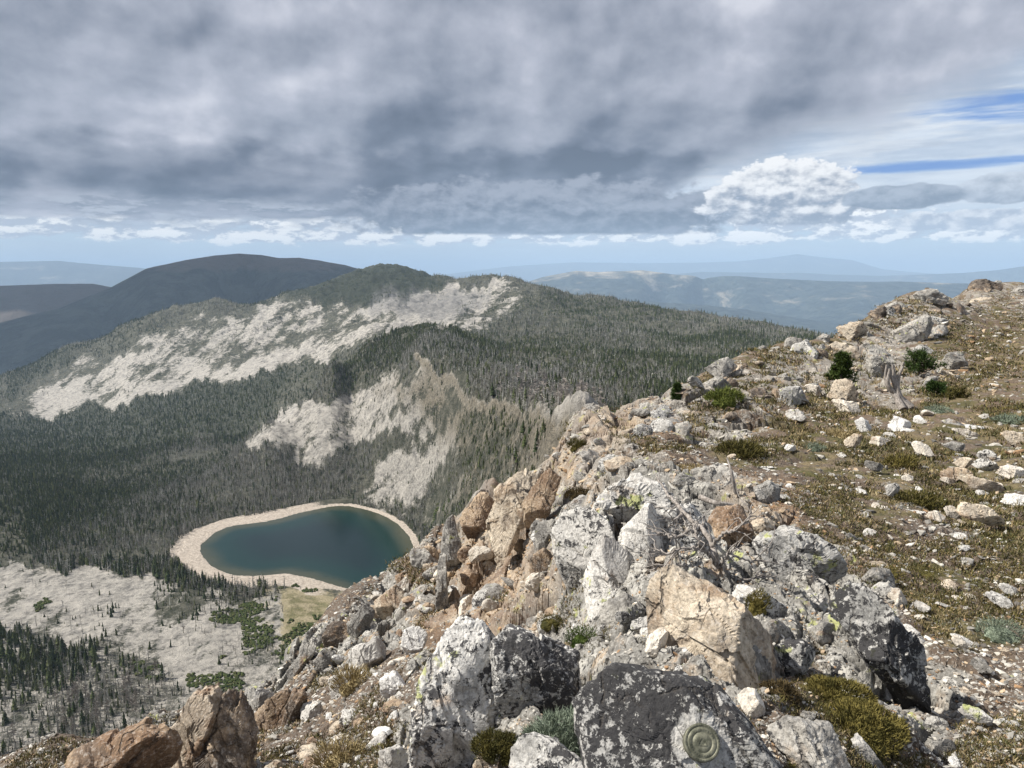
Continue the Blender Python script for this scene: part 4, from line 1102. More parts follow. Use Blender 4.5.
if rs:
    loc, nor = rs
    tw = (-loc).normalized()
    nor = (nor * 0.75 + tw * 0.40).normalized()
    Rz = nor.to_track_quat('Z', 'Y')
    rad = loc.length * 15.5 / F
    e = bpy.data.objects.new('survey_marker', None); COL.objects.link(e); e.location = loc + nor * 0.014
    e.rotation_mode = 'QUATERNION'; e.rotation_quaternion = Rz
    tag(e, 'round weathered bronze survey disc with ringed lettering set in the black lichen boulder', 'survey marker')
    prof = [(0.0001, .004), (.10, .004), (.13, .0035), (.15, .0035), (.17, .004), (.50, .004), (.52, .003), (.545, .003), (.565, .004), (.78, .004), (.80, .003), (.825, .003), (.845, .004), (.95, .004), (.985, .003), (1.0, .0), (1.0, -.03)]
    v, f = lathe([(a * rad, b) for a, b in prof])
    link('disc', mesh_np('disc', v, f, m_disc, True), e)
    # raised triangle and spoke marks of lettering round the disc
    vs = []; fs = []
    def boxm(cx_, cy_, wx_, wy_, an_, z0, z1):
        b0 = len(vs); ca, sa = math.cos(an_), math.sin(an_)
        for zz in (z0, z1):
            for sx, sy in ((-1, -1), (1, -1), (1, 1), (-1, 1)):
                lx, ly = sx * wx_ / 2, sy * wy_ / 2
                vs.append((cx_ + lx * ca - ly * sa, cy_ + lx * sa + ly * ca, zz))
        for q in ((4, 5, 6, 7), (0, 1, 5, 4), (1, 2, 6, 5), (2, 3, 7, 6), (3, 0, 4, 7)): fs.append([b0 + t for t in q])
    for j in range(3):
        a0 = math.pi / 2 + j * 2 * math.pi / 3; a1 = a0 + 2 * math.pi / 3
        p0 = np.array([math.cos(a0), math.sin(a0)]) * rad * .3; p1 = np.array([math.cos(a1), math.sin(a1)]) * rad * .3
        m_ = (p0 + p1) / 2; d_ = p1 - p0
        boxm(m_[0], m_[1], float(np.hypot(*d_)), rad * .04, math.atan2(d_[1], d_[0]), .0035, .0052)
    for ring, cnt in ((.665, 30), (.90, 40)):
        rg = np.random.default_rng(int(ring * 100))
        for j in range(cnt):
            if rg.random() < 0.15: continue
            a = 2 * math.pi * j / cnt
            boxm(math.cos(a) * rad * ring, math.sin(a) * rad * ring, rad * .035, rad * .09 * (1 if ring < .8 else .7), a - math.pi / 2 + rg.uniform(-.3, .3), .0035, .0052)
    link('raised_lettering', mesh_np('raised_lettering', vs, fs, m_disc), e)
    # lichen-free rock chipped clean around the disc, following the boulder's own surface
    from mathutils.bvhtree import BVHTree
    me_ = bo_disc.data; co = np.empty(len(me_.vertices) * 3, np.float32); me_.vertices.foreach_get('co', co)
    tr_ = BVHTree.FromPolygons([tuple(c) for c in co.reshape(-1, 3)], [tuple(p.vertices) for p in me_.polygons])
    ux = Rz @ Vector((1, 0, 0)); uy = Rz @ Vector((0, 1, 0)); lc = loc - bo_disc.location
    nA, nR = 72, 0; vs = []
    for i in range(nR):
        for j in range(nA):
            a = 2 * math.pi * j / nA
            rm = rad * (1.42 + 1.3 * float(fbm2(np.array([math.cos(a) * 3.4 + 4]), np.array([math.sin(a) * 3.4]), 5, 78, 0.8)[0]))
            q = rad * 0.6 + (rm - rad * 0.6) * i / (nR - 1)
            p = lc + ux * (q * math.cos(a)) + uy * (q * math.sin(a)) + nor * 0.12
            l2, n2, _, _ = tr_.ray_cast(p, -nor)
            if l2 is None: l2 = p - nor * 0.125
            lift = 0.0022 if i < nR - 1 else -0.003
            vv_ = l2 + bo_disc.location + nor * lift - e.location
            vs.append(tuple(Rz.inverted() @ vv_))
    cb = co.reshape(-1, 3) - np.array(lc); dd_ = np.linalg.norm(cb, axis=1)
    at = me_.attributes.new('bare', 'FLOAT', 'POINT'); at.data.foreach_set('value', (1 - sstep(dd_, rad * 0.9, rad * 2.3)).astype(np.float32))
    me_.materials[0] = rock_material('black_lichen_rock_chipped', 2.0, base=(0.30, 0.29, 0.265), pale=(0.58, 0.56, 0.52), black=0.98, green=0.45, rust=0.10, palef=0.8, bare='bare')

# ---- loose and wedged rocks, copies of a dozen weathered blocks
def proto_set(n, seed0, flat, level, rough):
    out = []
    for i in range(n):
        rng = np.random.default_rng(seed0 + i)
        N, O = rand_planes(rng, int(rng.integers(7, 12)))
        dims = (1.0, rng.uniform(0.55, 0.9), flat * rng.uniform(0.8, 1.3))
        O = O * 1.0
        N2 = N / np.array(dims); L = np.linalg.norm(N2, axis=1); N2 /= L[:, None]; O2 = O / L
        v, f = poly_rock(N2, O2, dims, level, seed0 + i, rough)
        out.append((v, f))
    return out
_blocks = proto_set(10, 900, 0.62, 4, 0.07)
_slabs = proto_set(8, 950, 0.30, 4, 0.05)
_mesh = {}
def rock_mesh(kind, i, mat):
    key = (kind, i, mat)
    if key not in _mesh:
        v, f = (_blocks if kind == 'b' else _slabs)[i]
        _mesh[key] = mesh_np('rock', v, f, RMC[mat], False)
    return _mesh[key]
_src = {}
def place_rock(px_, py_, wpx, kind, i, mat, rng, label, group, name='rock', tilt=0.25, sink=0.25, steep=False):
    h = hit(px_, py_, hi=75)
    if h is None: return False
    gx, gy = h[0], h[1]
    gz = float(ground_z(np.array([gx]), np.array([gy]))[0])
    if abs(gz - h[2]) > 0.12 * h[3]: gz = h[2]
    size = wpx * math.hypot(h[3], h[2]) / F / 2
    key = (kind, i, mat, name)
    if key not in _src:
        o = link(name, rock_mesh(kind, i, mat)); _src[key] = o
    else:
        o = _src[key].copy(); COL.objects.link(o)
    o.location = (gx, gy, gz + size * (0.3 if kind == 'b' else 0.12) * (1 - 2 * sink) )
    sc_ = size * rng.uniform(0.85, 1.2)
    o.scale = (sc_ * rng.uniform(.85, 1.2), sc_, sc_ * rng.uniform(.8, 1.2))
    if steep: o.rotation_euler = (rng.uniform(0.8, 1.5), rng.uniform(-.4, .4), rng.uniform(-0.7, 0.9))
    else: o.rotation_euler = (rng.normal() * tilt, rng.normal() * tilt, rng.uniform(0, 6.28))
    tag(o, label, 'rock' if name == 'rock' else name, group)
    return True
def in_poly(a, b, poly): return float(poly_in(np.array([a]), np.array([b]), poly)[0]) > 0
def scatter(n, polys, seed, wlo, whi, mats, label, group, name='rock', kind='b', steep=0.0, tilt=0.3, persp=False):
    rng = np.random.default_rng(seed); k_ = 0; tries = 0
    P = [np.array(p) for p in polys]; bb = [(p.min(0), p.max(0)) for p in P]
    ar = np.array([np.prod(b[1] - b[0]) for b in bb]); ar = ar / ar.sum()
    while k_ < n and tries < n * 12:
        tries += 1
        q = rng.choice(len(P), p=ar); a = rng.uniform(bb[q][0][0], bb[q][1][0]); b = rng.uniform(bb[q][0][1], bb[q][1][1])
        if not in_poly(a, b, polys[q]) or not (-20 < a < 1044 and b < 785): continue
        if abs(a - 701) < 34 and abs(b - 743) < 30: continue
        wp = wlo * (whi / wlo) ** (rng.random() ** 1.9)
        if persp: wp *= 0.35 + 0.65 * (b - 280) / 480
        mt = mats[rng.integers(len(mats))]
        kd = kind if kind != 'm' else ('b' if rng.random() < 0.5 else 's')
        if place_rock(a, b, wp, kd, int(rng.integers(10 if kd == 'b' else 8)), mt, rng, label, group, name, tilt, 0.25, rng.random() < steep): k_ += 1
scatter(170, [CRAG[0], [(560,440),(600,430),(680,470),(740,500),(700,520),(600,500)]], 1, 9, 40, ['white', 'pied', 'grey', 'pied', 'white', 'grey', 'tan'],
        'grey and white lichen-covered block wedged in the central crag', 'blocks broken out of the central crag', 'crag_block', 'm', 0.55)
scatter(70, [RUST[0], [(575,425),(640,408),(700,440),(620,470)]], 2, 8, 30, ['rust', 'tan', 'rust', 'tan', 'grey', 'cream'],
        'rust stained block in the orange gully and cliff top above the lake', 'rust stained blocks above the lake', 'rusty_block', 'm', 0.5)
scatter(170, [CRAG[1]], 3, 6, 26, ['grey', 'grey', 'tan', 'pied', 'dark', 'dark', 'grey'],
        'weathered brown and grey rock bedded in the crags of the right hand hill', 'rocks in the crags of the right hand hill', 'hill_rock', 'm', 0.35)
scatter(110, [[(250,740),(300,690),(350,620),(400,580),(440,600),(420,640),(410,700),(410,768),(250,790)]], 4, 6, 24, ['white', 'cream', 'grey', 'white', 'tan', 'chalk', 'rust'],
        'loose pale stone on the rubble slope at the lower left of the foreground', 'loose stones of the lower left rubble slope', 'rubble_stone', 'm', 0.1)
scatter(170, [GRASS[0], [(860,540),(1030,540),(1030,768),(930,768),(900,640)], [(700,420),(860,400),(880,520),(760,480)]], 5, 5, 17, ['white', 'cream', 'grey', 'pied', 'chalk', 'tan', 'grey'],
        'small flat stone bedded in the turf and gravel of the right hand slope', 'small stones bedded in the right hand slope', 'field_stone', 's', 0.03, 0.16)
scatter(40, [[(30,790),(60,752),(140,730),(250,712),(300,660),(350,606),(395,580),(380,640),(320,700),(250,760),(240,790)]], 6, 10, 34, ['tan', 'grey', 'rust', 'white', 'dark'],
        'leaning broken block on the cliff edge at the lower left', 'blocks along the lower left cliff edge', 'edge_block', 'm', 0.7)
scatter(60, [[(600,640),(900,600),(930,768),(780,768),(770,700),(640,690)], [(760,480),(880,520),(900,600),(800,560)]], 8, 6, 26, ['pied', 'white', 'grey', 'black', 'cream', 'pied'],
        'lichen patched stone scattered among the moss right of the golden boulder', 'lichen patched stones among the moss', 'mossy_stone', 'm', 0.1)

# ---- gravel: nobody could count it
def gravel(n, seed):
    rng = np.random.default_rng(seed)
    a = rng.uniform(-30, 1054, n * 3); b = 800 - (800 - 300) * rng.random(n * 3) ** 1.15
    A_, S_ = azs(a, b)
    Vs = np.linspace(math.log(1.2), math.log(60), 500)
    pos = np.full(len(a), np.nan)
    done = np.zeros(len(a), bool)
    for v_ in Vs:
        q = s_of(A_, np.full(len(a), v_)) >= S_
        nw = q & ~done; pos[nw] = math.exp(v_); done |= q
    ok = ~np.isnan(pos); A_ = A_[ok]; r = pos[ok]
    x = r * np.sin(A_); y = r * np.cos(A_)
    z, rk_, ru_, gr_ = zones(x, y)
    keep = rng.random(len(x)) < (0.85 - 0.66 * gr_ - 0.25 * rk_)
    x, y, r, ru_, rk_ = [q[keep][:n] for q in (x, y, r, ru_, rk_)]
    z = ground_z(x, y)
    m = len(x)
    px_size = rng.lognormal(0.75, 0.5, m); size = np.clip(px_size, 1.0, 7) * r * 1.1 / F / 2
    size = np.minimum(size, 0.16)
    D, f = ico(1)
    var = []
    for i in range(24):
        N, O = rand_planes(np.random.default_rng(3000 + i), 8)
        q = np.maximum(D @ N.T / O, 0.02); t = (q ** 12).sum(1) ** (-1 / 12)
        var.append(D * t[:, None] * np.array([1.2, rng.uniform(.6, 1), rng.uniform(.35, .7)]))
    var = np.array(var)[rng.integers(24, size=m)]
    th = rng.uniform(0, 6.28, m); c, s = np.cos(th), np.sin(th)
    tx = rng.normal(size=m) * 0.35
    vx = var[:, :, 0] * c[:, None] - var[:, :, 1] * s[:, None]; vy = var[:, :, 0] * s[:, None] + var[:, :, 1] * c[:, None]; vz = var[:, :, 2] + vx * tx[:, None]
    V_ = np.stack([vx, vy, vz], -1) * size[:, None, None] + np.stack([x, y, z + size * 0.12], 1)[:, None]
    pal = np.array([(0.50, 0.47, 0.42), (0.36, 0.34, 0.31), (0.24, 0.225, 0.205), (0.42, 0.32, 0.22), (0.30, 0.19, 0.11), (0.58, 0.55, 0.51), (0.15, 0.135, 0.12)])
    pr = np.array([.2, .24, .2, .12, .06, .08, .10]); pi = rng.choice(7, m, p=pr)
    pi = np.where((rng.random(m) < ru_ * 0.7), rng.choice([3, 4, 3], m), pi)
    cl = pal[pi] * rng.uniform(0.75, 1.15, (m, 1))
    F_ = (f[None] + (np.arange(m) * len(D))[:, None, None]).reshape(-1, 3)
    return V_.reshape(-1, 3), F_, np.repeat(cl, len(D), 0)
m_grav, _, _ = simple_mat('gravel_stone', ((0.3, 0.3, 0.3), (0.4, 0.4, 0.4)), 40.0, tint=True)
v, f, c = gravel(40000, 77)
tag(link('gravel', mesh_np('gravel', v, f, m_grav, False, cols=c)), kind='stuff')
# ------------------------------------------------------------------ small plants and dead wood
def plant_mat(name, c0_, c1_, sc=25.0):
    m, _, b_ = simple_mat(name, (c0_, c1_), sc, 0.8)
    b_.inputs['Specular IOR Level'].default_value = 0.15
    return m
PM = {
 'heather': plant_mat('heather_green', (0.035, 0.036, 0.011), (0.13, 0.110, 0.032)),
 'moss': plant_mat('moss_yellow_green', (0.055, 0.050, 0.013), (0.19, 0.155, 0.045)),
 'sage': plant_mat('sage_grey_green', (0.10, 0.125, 0.085), (0.24, 0.28, 0.21)),
 'green': plant_mat('fresh_green', (0.025, 0.045, 0.010), (0.09, 0.125, 0.028)),
 'lime': plant_mat('bright_juniper', (0.055, 0.075, 0.015), (0.17, 0.19, 0.045)),
 'brown': plant_mat('brown_moss', (0.035, 0.025, 0.012), (0.11, 0.08, 0.035)),
 'straw': plant_mat('dry_grass', (0.17, 0.13, 0.06), (0.40, 0.32, 0.17)),
 'needle': plant_mat('pine_needles', (0.020, 0.040, 0.012), (0.075, 0.115, 0.028)),
}
m_dead, t_, bs = new_mat('silver_dead_wood')
tc_ = t_.node('ShaderNodeTexCoord'); nw = t_.noise(t_.vmath('MULTIPLY', tc_.outputs['Object'], (1, 1, .3)), 60, 5, 0.7)
t_.put(bs.inputs['Base Color'], t_.mix(t_.step(nw, 0.3, 0.7), (0.13, 0.11, 0.095), (0.42, 0.38, 0.34)))
bump(t_, bs, nw, 0.004, 0.8)
m_bark, t_, bs = new_mat('pine_bark')
tc_ = t_.node('ShaderNodeTexCoord'); nw = t_.noise(tc_.outputs['Object'], 8, 5, 0.7)
t_.put(bs.inputs['Base Color'], t_.mix(nw, (0.05, 0.04, 0.03), (0.20, 0.16, 0.13)))

def blades(base, dirs, L, wd, rng, bend=0.3):
    """curved two-segment blades; base (n,3), dirs (n,3) unit, L (n,), width"""
    n = len(base)
    side = np.cross(dirs, rng.normal(size=(n, 3))); side /= np.linalg.norm(side, axis=1)[:, None] + 1e-9
    up_ = np.array([0, 0, 1.0])
    mid = base + dirs * (L * 0.55)[:, None]
    d2 = dirs + bend * rng.normal(size=(n, 3)); d2[:, 2] -= 0.15; d2 /= np.linalg.norm(d2, axis=1)[:, None]
    tip = mid + d2 * (L * 0.45)[:, None]
    w_ = (wd * np.ones(n))[:, None] / 2
    V_ = np.stack([base - side * w_, base + side * w_, mid + side * w_ * 0.8, mid - side * w_ * 0.8, tip, tip], 1)
    F_ = []
    o = np.arange(n)[:, None] * 6
    q = np.concatenate([o + [0, 1, 2], o + [0, 2, 3], o + [3, 2, 4]], 0)
    return V_.reshape(-1, 3), q
def cushion(name, label, px_, py_, wpx, hpx, mat, seed, n=900, spread=1.0, wide=1.0, group=None, cat='plant', stiff=False):
    """dense dome of short shoots"""
    rng = np.random.default_rng(seed)
    h = hit(px_, py_ + hpx * 0.3, hi=75)
    dist = math.hypot(h[3], h[2]); R_ = wpx * dist / F / 2; Hh = hpx * dist / F * (0.5 if name == 'moss_clump' else 0.75)
    gz = float(ground_z(np.array([h[0]]), np.array([h[1]]))[0])
    if abs(gz - h[2]) > 0.1 * h[3]: gz = h[2]
    a = rng.uniform(0, 6.28, n); q = np.sqrt(rng.random(n)) * (1 + 0.25 * fbm2(np.cos(a) * 2 + seed, np.sin(a) * 2, 2, seed))
    bx_, by_ = np.cos(a) * q * R_, np.sin(a) * q * R_ * 0.9
    top_ = np.sqrt(np.clip(1 - q * q * 0.8, 0.05, 1)) * (0.75 + 0.5 * (fbm2(bx_ / R_ * 3 + seed, by_ / R_ * 3, 3, seed + 1) + 0.4))
    bz = top_ * Hh * np.sqrt(rng.uniform(0.05, 0.75, n))
    dirs = np.stack([bx_ / R_ * 0.8, by_ / R_ * 0.8, np.full(n, 0.9)], 1) + rng.normal(size=(n, 3)) * (0.25 if stiff else 0.45)
    dirs /= np.linalg.norm(dirs, axis=1)[:, None]
    near_ = dist < 5 and not stiff
    L = np.full(n, Hh * (0.20 if near_ else 0.38)) * rng.uniform(.6, 1.3, n)
    v, f = blades(np.stack([bx_, by_, bz], 1), dirs, L, max(0.0022 * wide, R_ * (0.022 if near_ else 0.035) * wide), rng)
    # woody dark core so that the dome is not see-through
    D, fi = ico(3)
    nz = 0.8 + 0.4 * fbm3(D[:, 0] * 2 + seed, D[:, 1] * 2, D[:, 2] * 2, 3, seed)
    cv_ = D * nz[:, None] * np.array([R_ * 0.80, R_ * 0.72, Hh * 0.62]); 
    nb_ = len(v); v = np.concatenate([v, cv_]); f = np.concatenate([f, fi + nb_])
    me = mesh_np(name, v, f, PM[mat], False)
    o = link(name, me, loc=(h[0], h[1], gz)); tag(o, label, cat, group)
    return o
cushion('sage_cushion', 'grey-green feathery cushion between the split boulder and the survey disc boulder', 560, 722, 74, 62, 'sage', 1, 5200, cat='plant')
cushion('moss_clump', 'dark olive moss clump at the foot of the split black and white boulder', 496, 742, 42, 40, 'heather', 2, 3800, cat='moss')
cushion('green_bush', 'small fresh green bush at the foot of the white crag', 581, 648, 30, 28, 'green', 3, 900, cat='bush')
cushion('heather_clump', 'small dark tuft left of the fresh green bush', 550, 634, 26, 16, 'heather', 4, 700, cat='heather')
cushion('moss_clump', 'brown mossy lump sitting on top of the white crag', 580, 496, 30, 22, 'brown', 5, 900, cat='moss')
cushion('heather_clump', 'round olive clump on the cliff top at the left', 577, 442, 18, 17, 'heather', 6, 800, cat='heather')
cushion('juniper_bush', 'bright yellow-green juniper at the left foot of the right hand hill', 724, 405, 34, 20, 'lime', 7, 1200, cat='bush')
cushion('heather_clump', 'wide olive heather patch on the turf below the bright juniper', 740, 445, 42, 20, 'heather', 8, 1200, cat='heather')
cushion('heather_clump', 'olive clump between the golden boulder and the white leaning slab', 757, 612, 22, 26, 'moss', 9, 900, cat='heather')
cushion('moss_clump', 'dark brown-green moss hanging right of the golden boulder', 778, 690, 34, 40, 'brown', 10, 1400, cat='moss')
cushion('moss_clump', 'broad yellow-green moss carpet at the lower right, upper lobe', 838, 692, 66, 40, 'moss', 11, 5200, cat='moss')
cushion('moss_clump', 'broad yellow-green moss carpet at the lower right, lower lobe', 862, 728, 74, 44, 'moss', 12, 5200, cat='moss')
cushion('moss_clump', 'yellow-green moss tuft at the bottom edge right of the survey disc', 785, 764, 34, 22, 'moss', 13, 900, cat='moss')
cushion('moss_clump', 'olive tuft between the sage cushion and the survey disc boulder at the bottom edge', 606, 758, 30, 26, 'heather', 14, 900, cat='moss')
cushion('sage_cushion', 'blue-green sage patch at the right edge of the gravel', 1000, 628, 36, 22, 'sage', 15, 1200, cat='plant')
cushion('sage_cushion', 'grey-green sage patch on the upper turf right of the large white stone', 938, 412, 22, 9, 'sage', 16, 600, cat='plant')
cushion('sage_cushion', 'pale sage patch in the turf near the right edge of the upper slope', 1010, 420, 26, 11, 'sage', 17, 600, cat='plant')
cushion('sage_cushion', 'small sage patch in the turf right of the dark heather below the juniper', 815, 445, 18, 11, 'sage', 18, 500, cat='plant')
cushion('moss_clump', 'yellow-green moss patch at the left of the lower right gravel', 886, 566, 32, 15, 'moss', 19, 900, cat='moss')
cushion('moss_clump', 'olive moss strip above the cream stone beside the black rib', 925, 570, 34, 13, 'heather', 20, 900, cat='moss')
cushion('grass_tuft', 'dry yellow grass tuft at the head of the rubble slope', 353, 680, 32, 30, 'straw', 21, 700, cat='grass tuft', stiff=True)
cushion('grass_tuft', 'dry yellow grass tuft at the bottom edge of the rubble slope', 340, 760, 44, 28, 'straw', 22, 800, cat='grass tuft', stiff=True)
cushion('grass_tuft', 'straw and green grass tuft in the middle of the right hand turf', 902, 460, 28, 17, 'moss', 23, 700, cat='grass tuft', stiff=True)
cushion('grass_tuft', 'olive grass tuft on the turf beside the mottled white stone', 920, 494, 40, 15, 'heather', 24, 900, cat='grass tuft', stiff=True)
cushion('grass_tuft', 'dry grass tuft between the young pine and the turf stones', 842, 432, 30, 12, 'straw', 25, 600, cat='grass tuft', stiff=True)
cushion('grass_tuft', 'small olive tuft left of the white topped boulder gap at the lower left', 138, 766, 20, 14, 'heather', 26, 500, cat='grass tuft', stiff=True)
cushion('grass_tuft', 'small dry tuft above the orange block near the dead branches', 690, 478, 34, 13, 'straw', 27, 600, cat='grass tuft', stiff=True)

def tube(pts, rad, n=6):
    pts = np.array(pts, float); rad = np.array(rad, float)
    t = np.gradient(pts, axis=0); t /= np.linalg.norm(t, axis=1)[:, None] + 1e-9
    ref = np.array([0.3, 0.9, 0.2]); u = np.cross(t, ref); u /= np.linalg.norm(u, axis=1)[:, None] + 1e-9; v_ = np.cross(t, u)
    a = np.arange(n) * 2 * math.pi / n
    V_ = pts[:, None] + rad[:, None, None] * (np.cos(a)[None, :, None] * u[:, None] + np.sin(a)[None, :, None] * v_[:, None])
    m_ = len(pts); i = np.arange(m_ - 1)[:, None]; j = np.arange(n)[None]
    F_ = np.stack([i * n + j, i * n + (j + 1) % n, (i + 1) * n + (j + 1) % n, (i + 1) * n + j], -1).reshape(-1, 4)
    return V_.reshape(-1, 3), F_
def merge(parts):
    vs = []; fs = []; o = 0
    for v, f in parts: vs.append(v); fs.append(np.asarray(f) + o); o += len(v)
    return np.concatenate(vs), np.concatenate(fs)
def spline(P, n=12):
    P = np.array(P, float); Q = np.concatenate([[2 * P[0] - P[1]], P, [2 * P[-1] - P[-2]]]); out = []
    for i in range(1, len(Q) - 2):
        for t in np.linspace(0, 1, n, endpoint=False):
            p0, p1, p2, p3 = Q[i - 1:i + 3]
            out.append(0.5 * (2 * p1 + (p2 - p0) * t + (2 * p0 - 5 * p1 + 4 * p2 - p3) * t * t + (3 * p1 - p0 - 3 * p2 + p3) * t ** 3))
    out.append(P[-1]); return np.array(out)
def P3d(px_, py_, d_):
    X_, Y_, Z_ = ray(px_, py_); return np.array([X_, Y_, Z_]) * d_
# dead krummholz bush: branches fanned out from one root
e = bpy.data.objects.new('dead_bush', None); COL.objects.link(e)
root = P3d(717, 586, 3.25); e.location = root
tag(e, 'dead leafless bush of silver grey branches sprawling over the central crag', 'dead bush')
mains = [ [(717,586,3.25),(716,562,3.22),(712,545,3.25),(700,527,3.35),(684,512,3.5),(670,497,3.7),(661,485,3.85),(655,471,4.0)],
          [(716,566,3.22),(706,552,3.15),(688,548,3.1),(668,552,3.1),(650,548,3.15)],
          [(712,545,3.25),(722,535,3.15),(735,529,3.1),(748,520,3.1),(752,506,3.1)],
          [(717,570,3.22),(728,555,3.15),(745,560,3.15),(768,561,3.2)],
          [(716,574,3.22),(700,568,3.15),(680,566,3.1),(660,566,3.12),(650,560,3.15)],
          [(700,527,3.35),(690,531,3.2),(676,537,3.15),(662,534,3.2),(648,528,3.3)],
          [(717,584,3.25),(740,582,3.15),(760,575,3.2)],
          [(684,512,3.5),(676,520,3.4),(668,528,3.35)],
          [(706,552,3.15),(698,540,3.1),(694,528,3.15),(686,524,3.2)] ]
rng = np.random.default_rng(5); parts = []
for k_, mm in enumerate(mains):
    Q = spline([P3d(*q) for q in mm], 8); Q = Q + rng.normal(size=Q.shape) * 0.004
    r0 = 0.021 if k_ == 0 else 0.0085
    rd = np.linspace(r0, 0.003, len(Q)); 
    v, f = tube(Q - root, rd)
    link('branch', mesh_np('branch', v, f, m_dead, True), e)
    tw = []
    for j in range(7 if k_ else 14):
        i = int(rng.uniform(0.25, 0.95) * (len(Q) - 1)); d_ = rng.normal(size=3) * 0.6 + (Q[i] - Q[max(i - 3, 0)]) / (np.linalg.norm(Q[i] - Q[max(i - 3, 0)]) + 1e-6); d_ /= np.linalg.norm(d_)
        L = rng.uniform(0.06, 0.20); pts = [Q[i] - root]; 
        for s_ in range(5):
            d_ = d_ + rng.normal(size=3) * 0.25; d_ /= np.linalg.norm(d_); pts.append(pts[-1] + d_ * L / 5)
        tw.append(tube(pts, np.linspace(0.0035, 0.0014, 6), 4))
    v, f = merge(tw); link('twigs', mesh_np('twigs', v, f, m_dead, True), e)
def stick(name, label, pts, r0, cat='dead branch'):
    Q = spline([P3d(*q) for q in pts], 8); o0 = Q[0].copy()
    v, f = tube(Q - o0, np.linspace(r0, r0 * .35, len(Q)))
    o = link(name, mesh_np(name, v, f, m_dead, True), loc=o0); tag(o, label, cat); return o
stick('dead_sapling', 'thin dark upright dead stem beside the lime spotted rock', [(738,500,4.9),(734,485,4.85),(731,470,4.85),(727,458,4.9)], 0.016)
stick('dead_branch', 'dark dead branch lying level above the orange block', [(700,497,4.6),(716,503,4.5),(733,505,4.5),(748,512,4.45)], 0.02)
# weathered stump on the hill
h = hit(893, 404); ds = math.hypot(h[3], h[2]); e = bpy.data.objects.new('dead_stump', None); COL.objects.link(e); e.location = (h[0], h[1], h[2])
tag(e, 'silver weathered pine stump with twisted roots below the dark juniper', 'stump')
rng = np.random.default_rng(9)
tr = []
for j in range(7):
    a = rng.uniform(0, 6.28); top_ = np.array([rng.uniform(-.16, .2), rng.uniform(-.1, .1), rng.uniform(.45, .85)]) * ds / 16
    pts = spline([(math.cos(a) * .33 * ds / 16, math.sin(a) * .25 * ds / 16, -.05), (math.cos(a) * .12, math.sin(a) * .1, .12 * ds / 16), top_ * 0.6 + rng.normal(size=3) * .03, top_], 6)
    tr.append(tube(pts, np.linspace(0.07, 0.018, len(pts)), 6))
v, f = merge(tr[:4]); link('trunk', mesh_np('trunk', v, f, m_dead, True), e)
for q in tr[4:]: link('root', mesh_np('root', q[0], q[1], m_dead, True), e)

def krummholz(name, label, px_, py_, wpx, hpx, seed, nb, upright=1.0, mat='needle', cat='pine'):
    """low mountain pine: trunk, limbs and needle bunches"""
    rng = np.random.default_rng(seed); h = hit(px_, py_, hi=75); ds = math.hypot(h[3], h[2])
    Wd = wpx * ds / F / 2; Ht = hpx * ds / F
    e = bpy.data.objects.new(name, None); COL.objects.link(e); e.location = (h[0], h[1], h[2] - 0.03); tag(e, label, cat)
    top_ = np.array([0.05 * Wd, 0, Ht * 0.9])
    tp = spline([(0, 0, 0), tuple(top_ * 0.5 + rng.normal(size=3) * Wd * .12), tuple(top_)], 6)
    parts = [tube(tp, np.linspace(0.05 * Ht, 0.012 * Ht, len(tp)))]
    bb = []; dd = []; LL = []
    for j in range(nb):
        t = rng.random() ** 0.8; i = int(t * (len(tp) - 1)); a = rng.uniform(0, 6.28)
        prof = (1 - t) ** 0.75 * 0.95 + 0.12 if upright > 0.6 else math.sqrt(max(0, 1 - t * t)) * 1.0 + 0.05
        L = Wd * prof * rng.uniform(0.55, 1.15)
        d_ = np.array([math.cos(a), math.sin(a), rng.uniform(0.05, 0.5)]); d_ /= np.linalg.norm(d_)
        pts = [tp[i]]
        for s_ in range(5): d_ = d_ + rng.normal(size=3) * 0.12 + np.array([0, 0, .08]); d_ /= np.linalg.norm(d_); pts.append(pts[-1] + d_ * L / 5)
        pts = np.array(pts); parts.append(tube(pts, np.linspace(0.016, 0.005, 6) * Ht, 4))
        for s_ in range(20):
            u_ = rng.uniform(0.25, 1.0) * 4.999; k2 = int(u_); b_ = pts[k2] + (pts[k2 + 1] - pts[k2]) * (u_ - k2)
            b_ = b_ + rng.normal(size=3) * Wd * 0.06
            m_ = 6
            bb.append(np.repeat(b_[None], m_, 0)); v_ = d_[None] * 0.7 + rng.normal(size=(m_, 3)) * 0.6 + [0, 0, .4]; dd.append(v_ / np.linalg.norm(v_, axis=1)[:, None]); LL.append(rng.uniform(.06, .12, m_) * (0.6 + Ht * 0.5))
    v, f = merge(parts); link('trunk', mesh_np('trunk', v, f, m_bark, True), e)
    v, f = blades(np.concatenate(bb), np.concatenate(dd), np.concatenate(LL), 0.014 * (0.6 + Ht * .5), rng, 0.15)
    link('crown', mesh_np('crown', v, f, PM[mat], False), e)
krummholz('young_pine', 'young green mountain pine standing behind the tan upright triangle of rock', 840, 386, 30, 34, 1, 46, 1.0, 'green')
krummholz('juniper', 'dark green spreading juniper under the hill crags, left of the greenish boulder', 918, 374, 40, 20, 2, 44, 0.4)
krummholz('juniper', 'small dark green juniper low in front of the larger dark juniper', 932, 396, 20, 14, 3, 30, 0.4)
krummholz('young_pine', 'tiny olive pine on the hill skyline left end', 676, 402, 10, 20, 4, 26, 1.0)
krummholz('juniper', 'small olive juniper on the slope above the young pine', 846, 352, 14, 9, 6, 20, 0.4, 'heather')
krummholz('juniper', 'low green juniper at the foot of the stump', 955, 402, 26, 12, 8, 26, 0.4, 'heather')

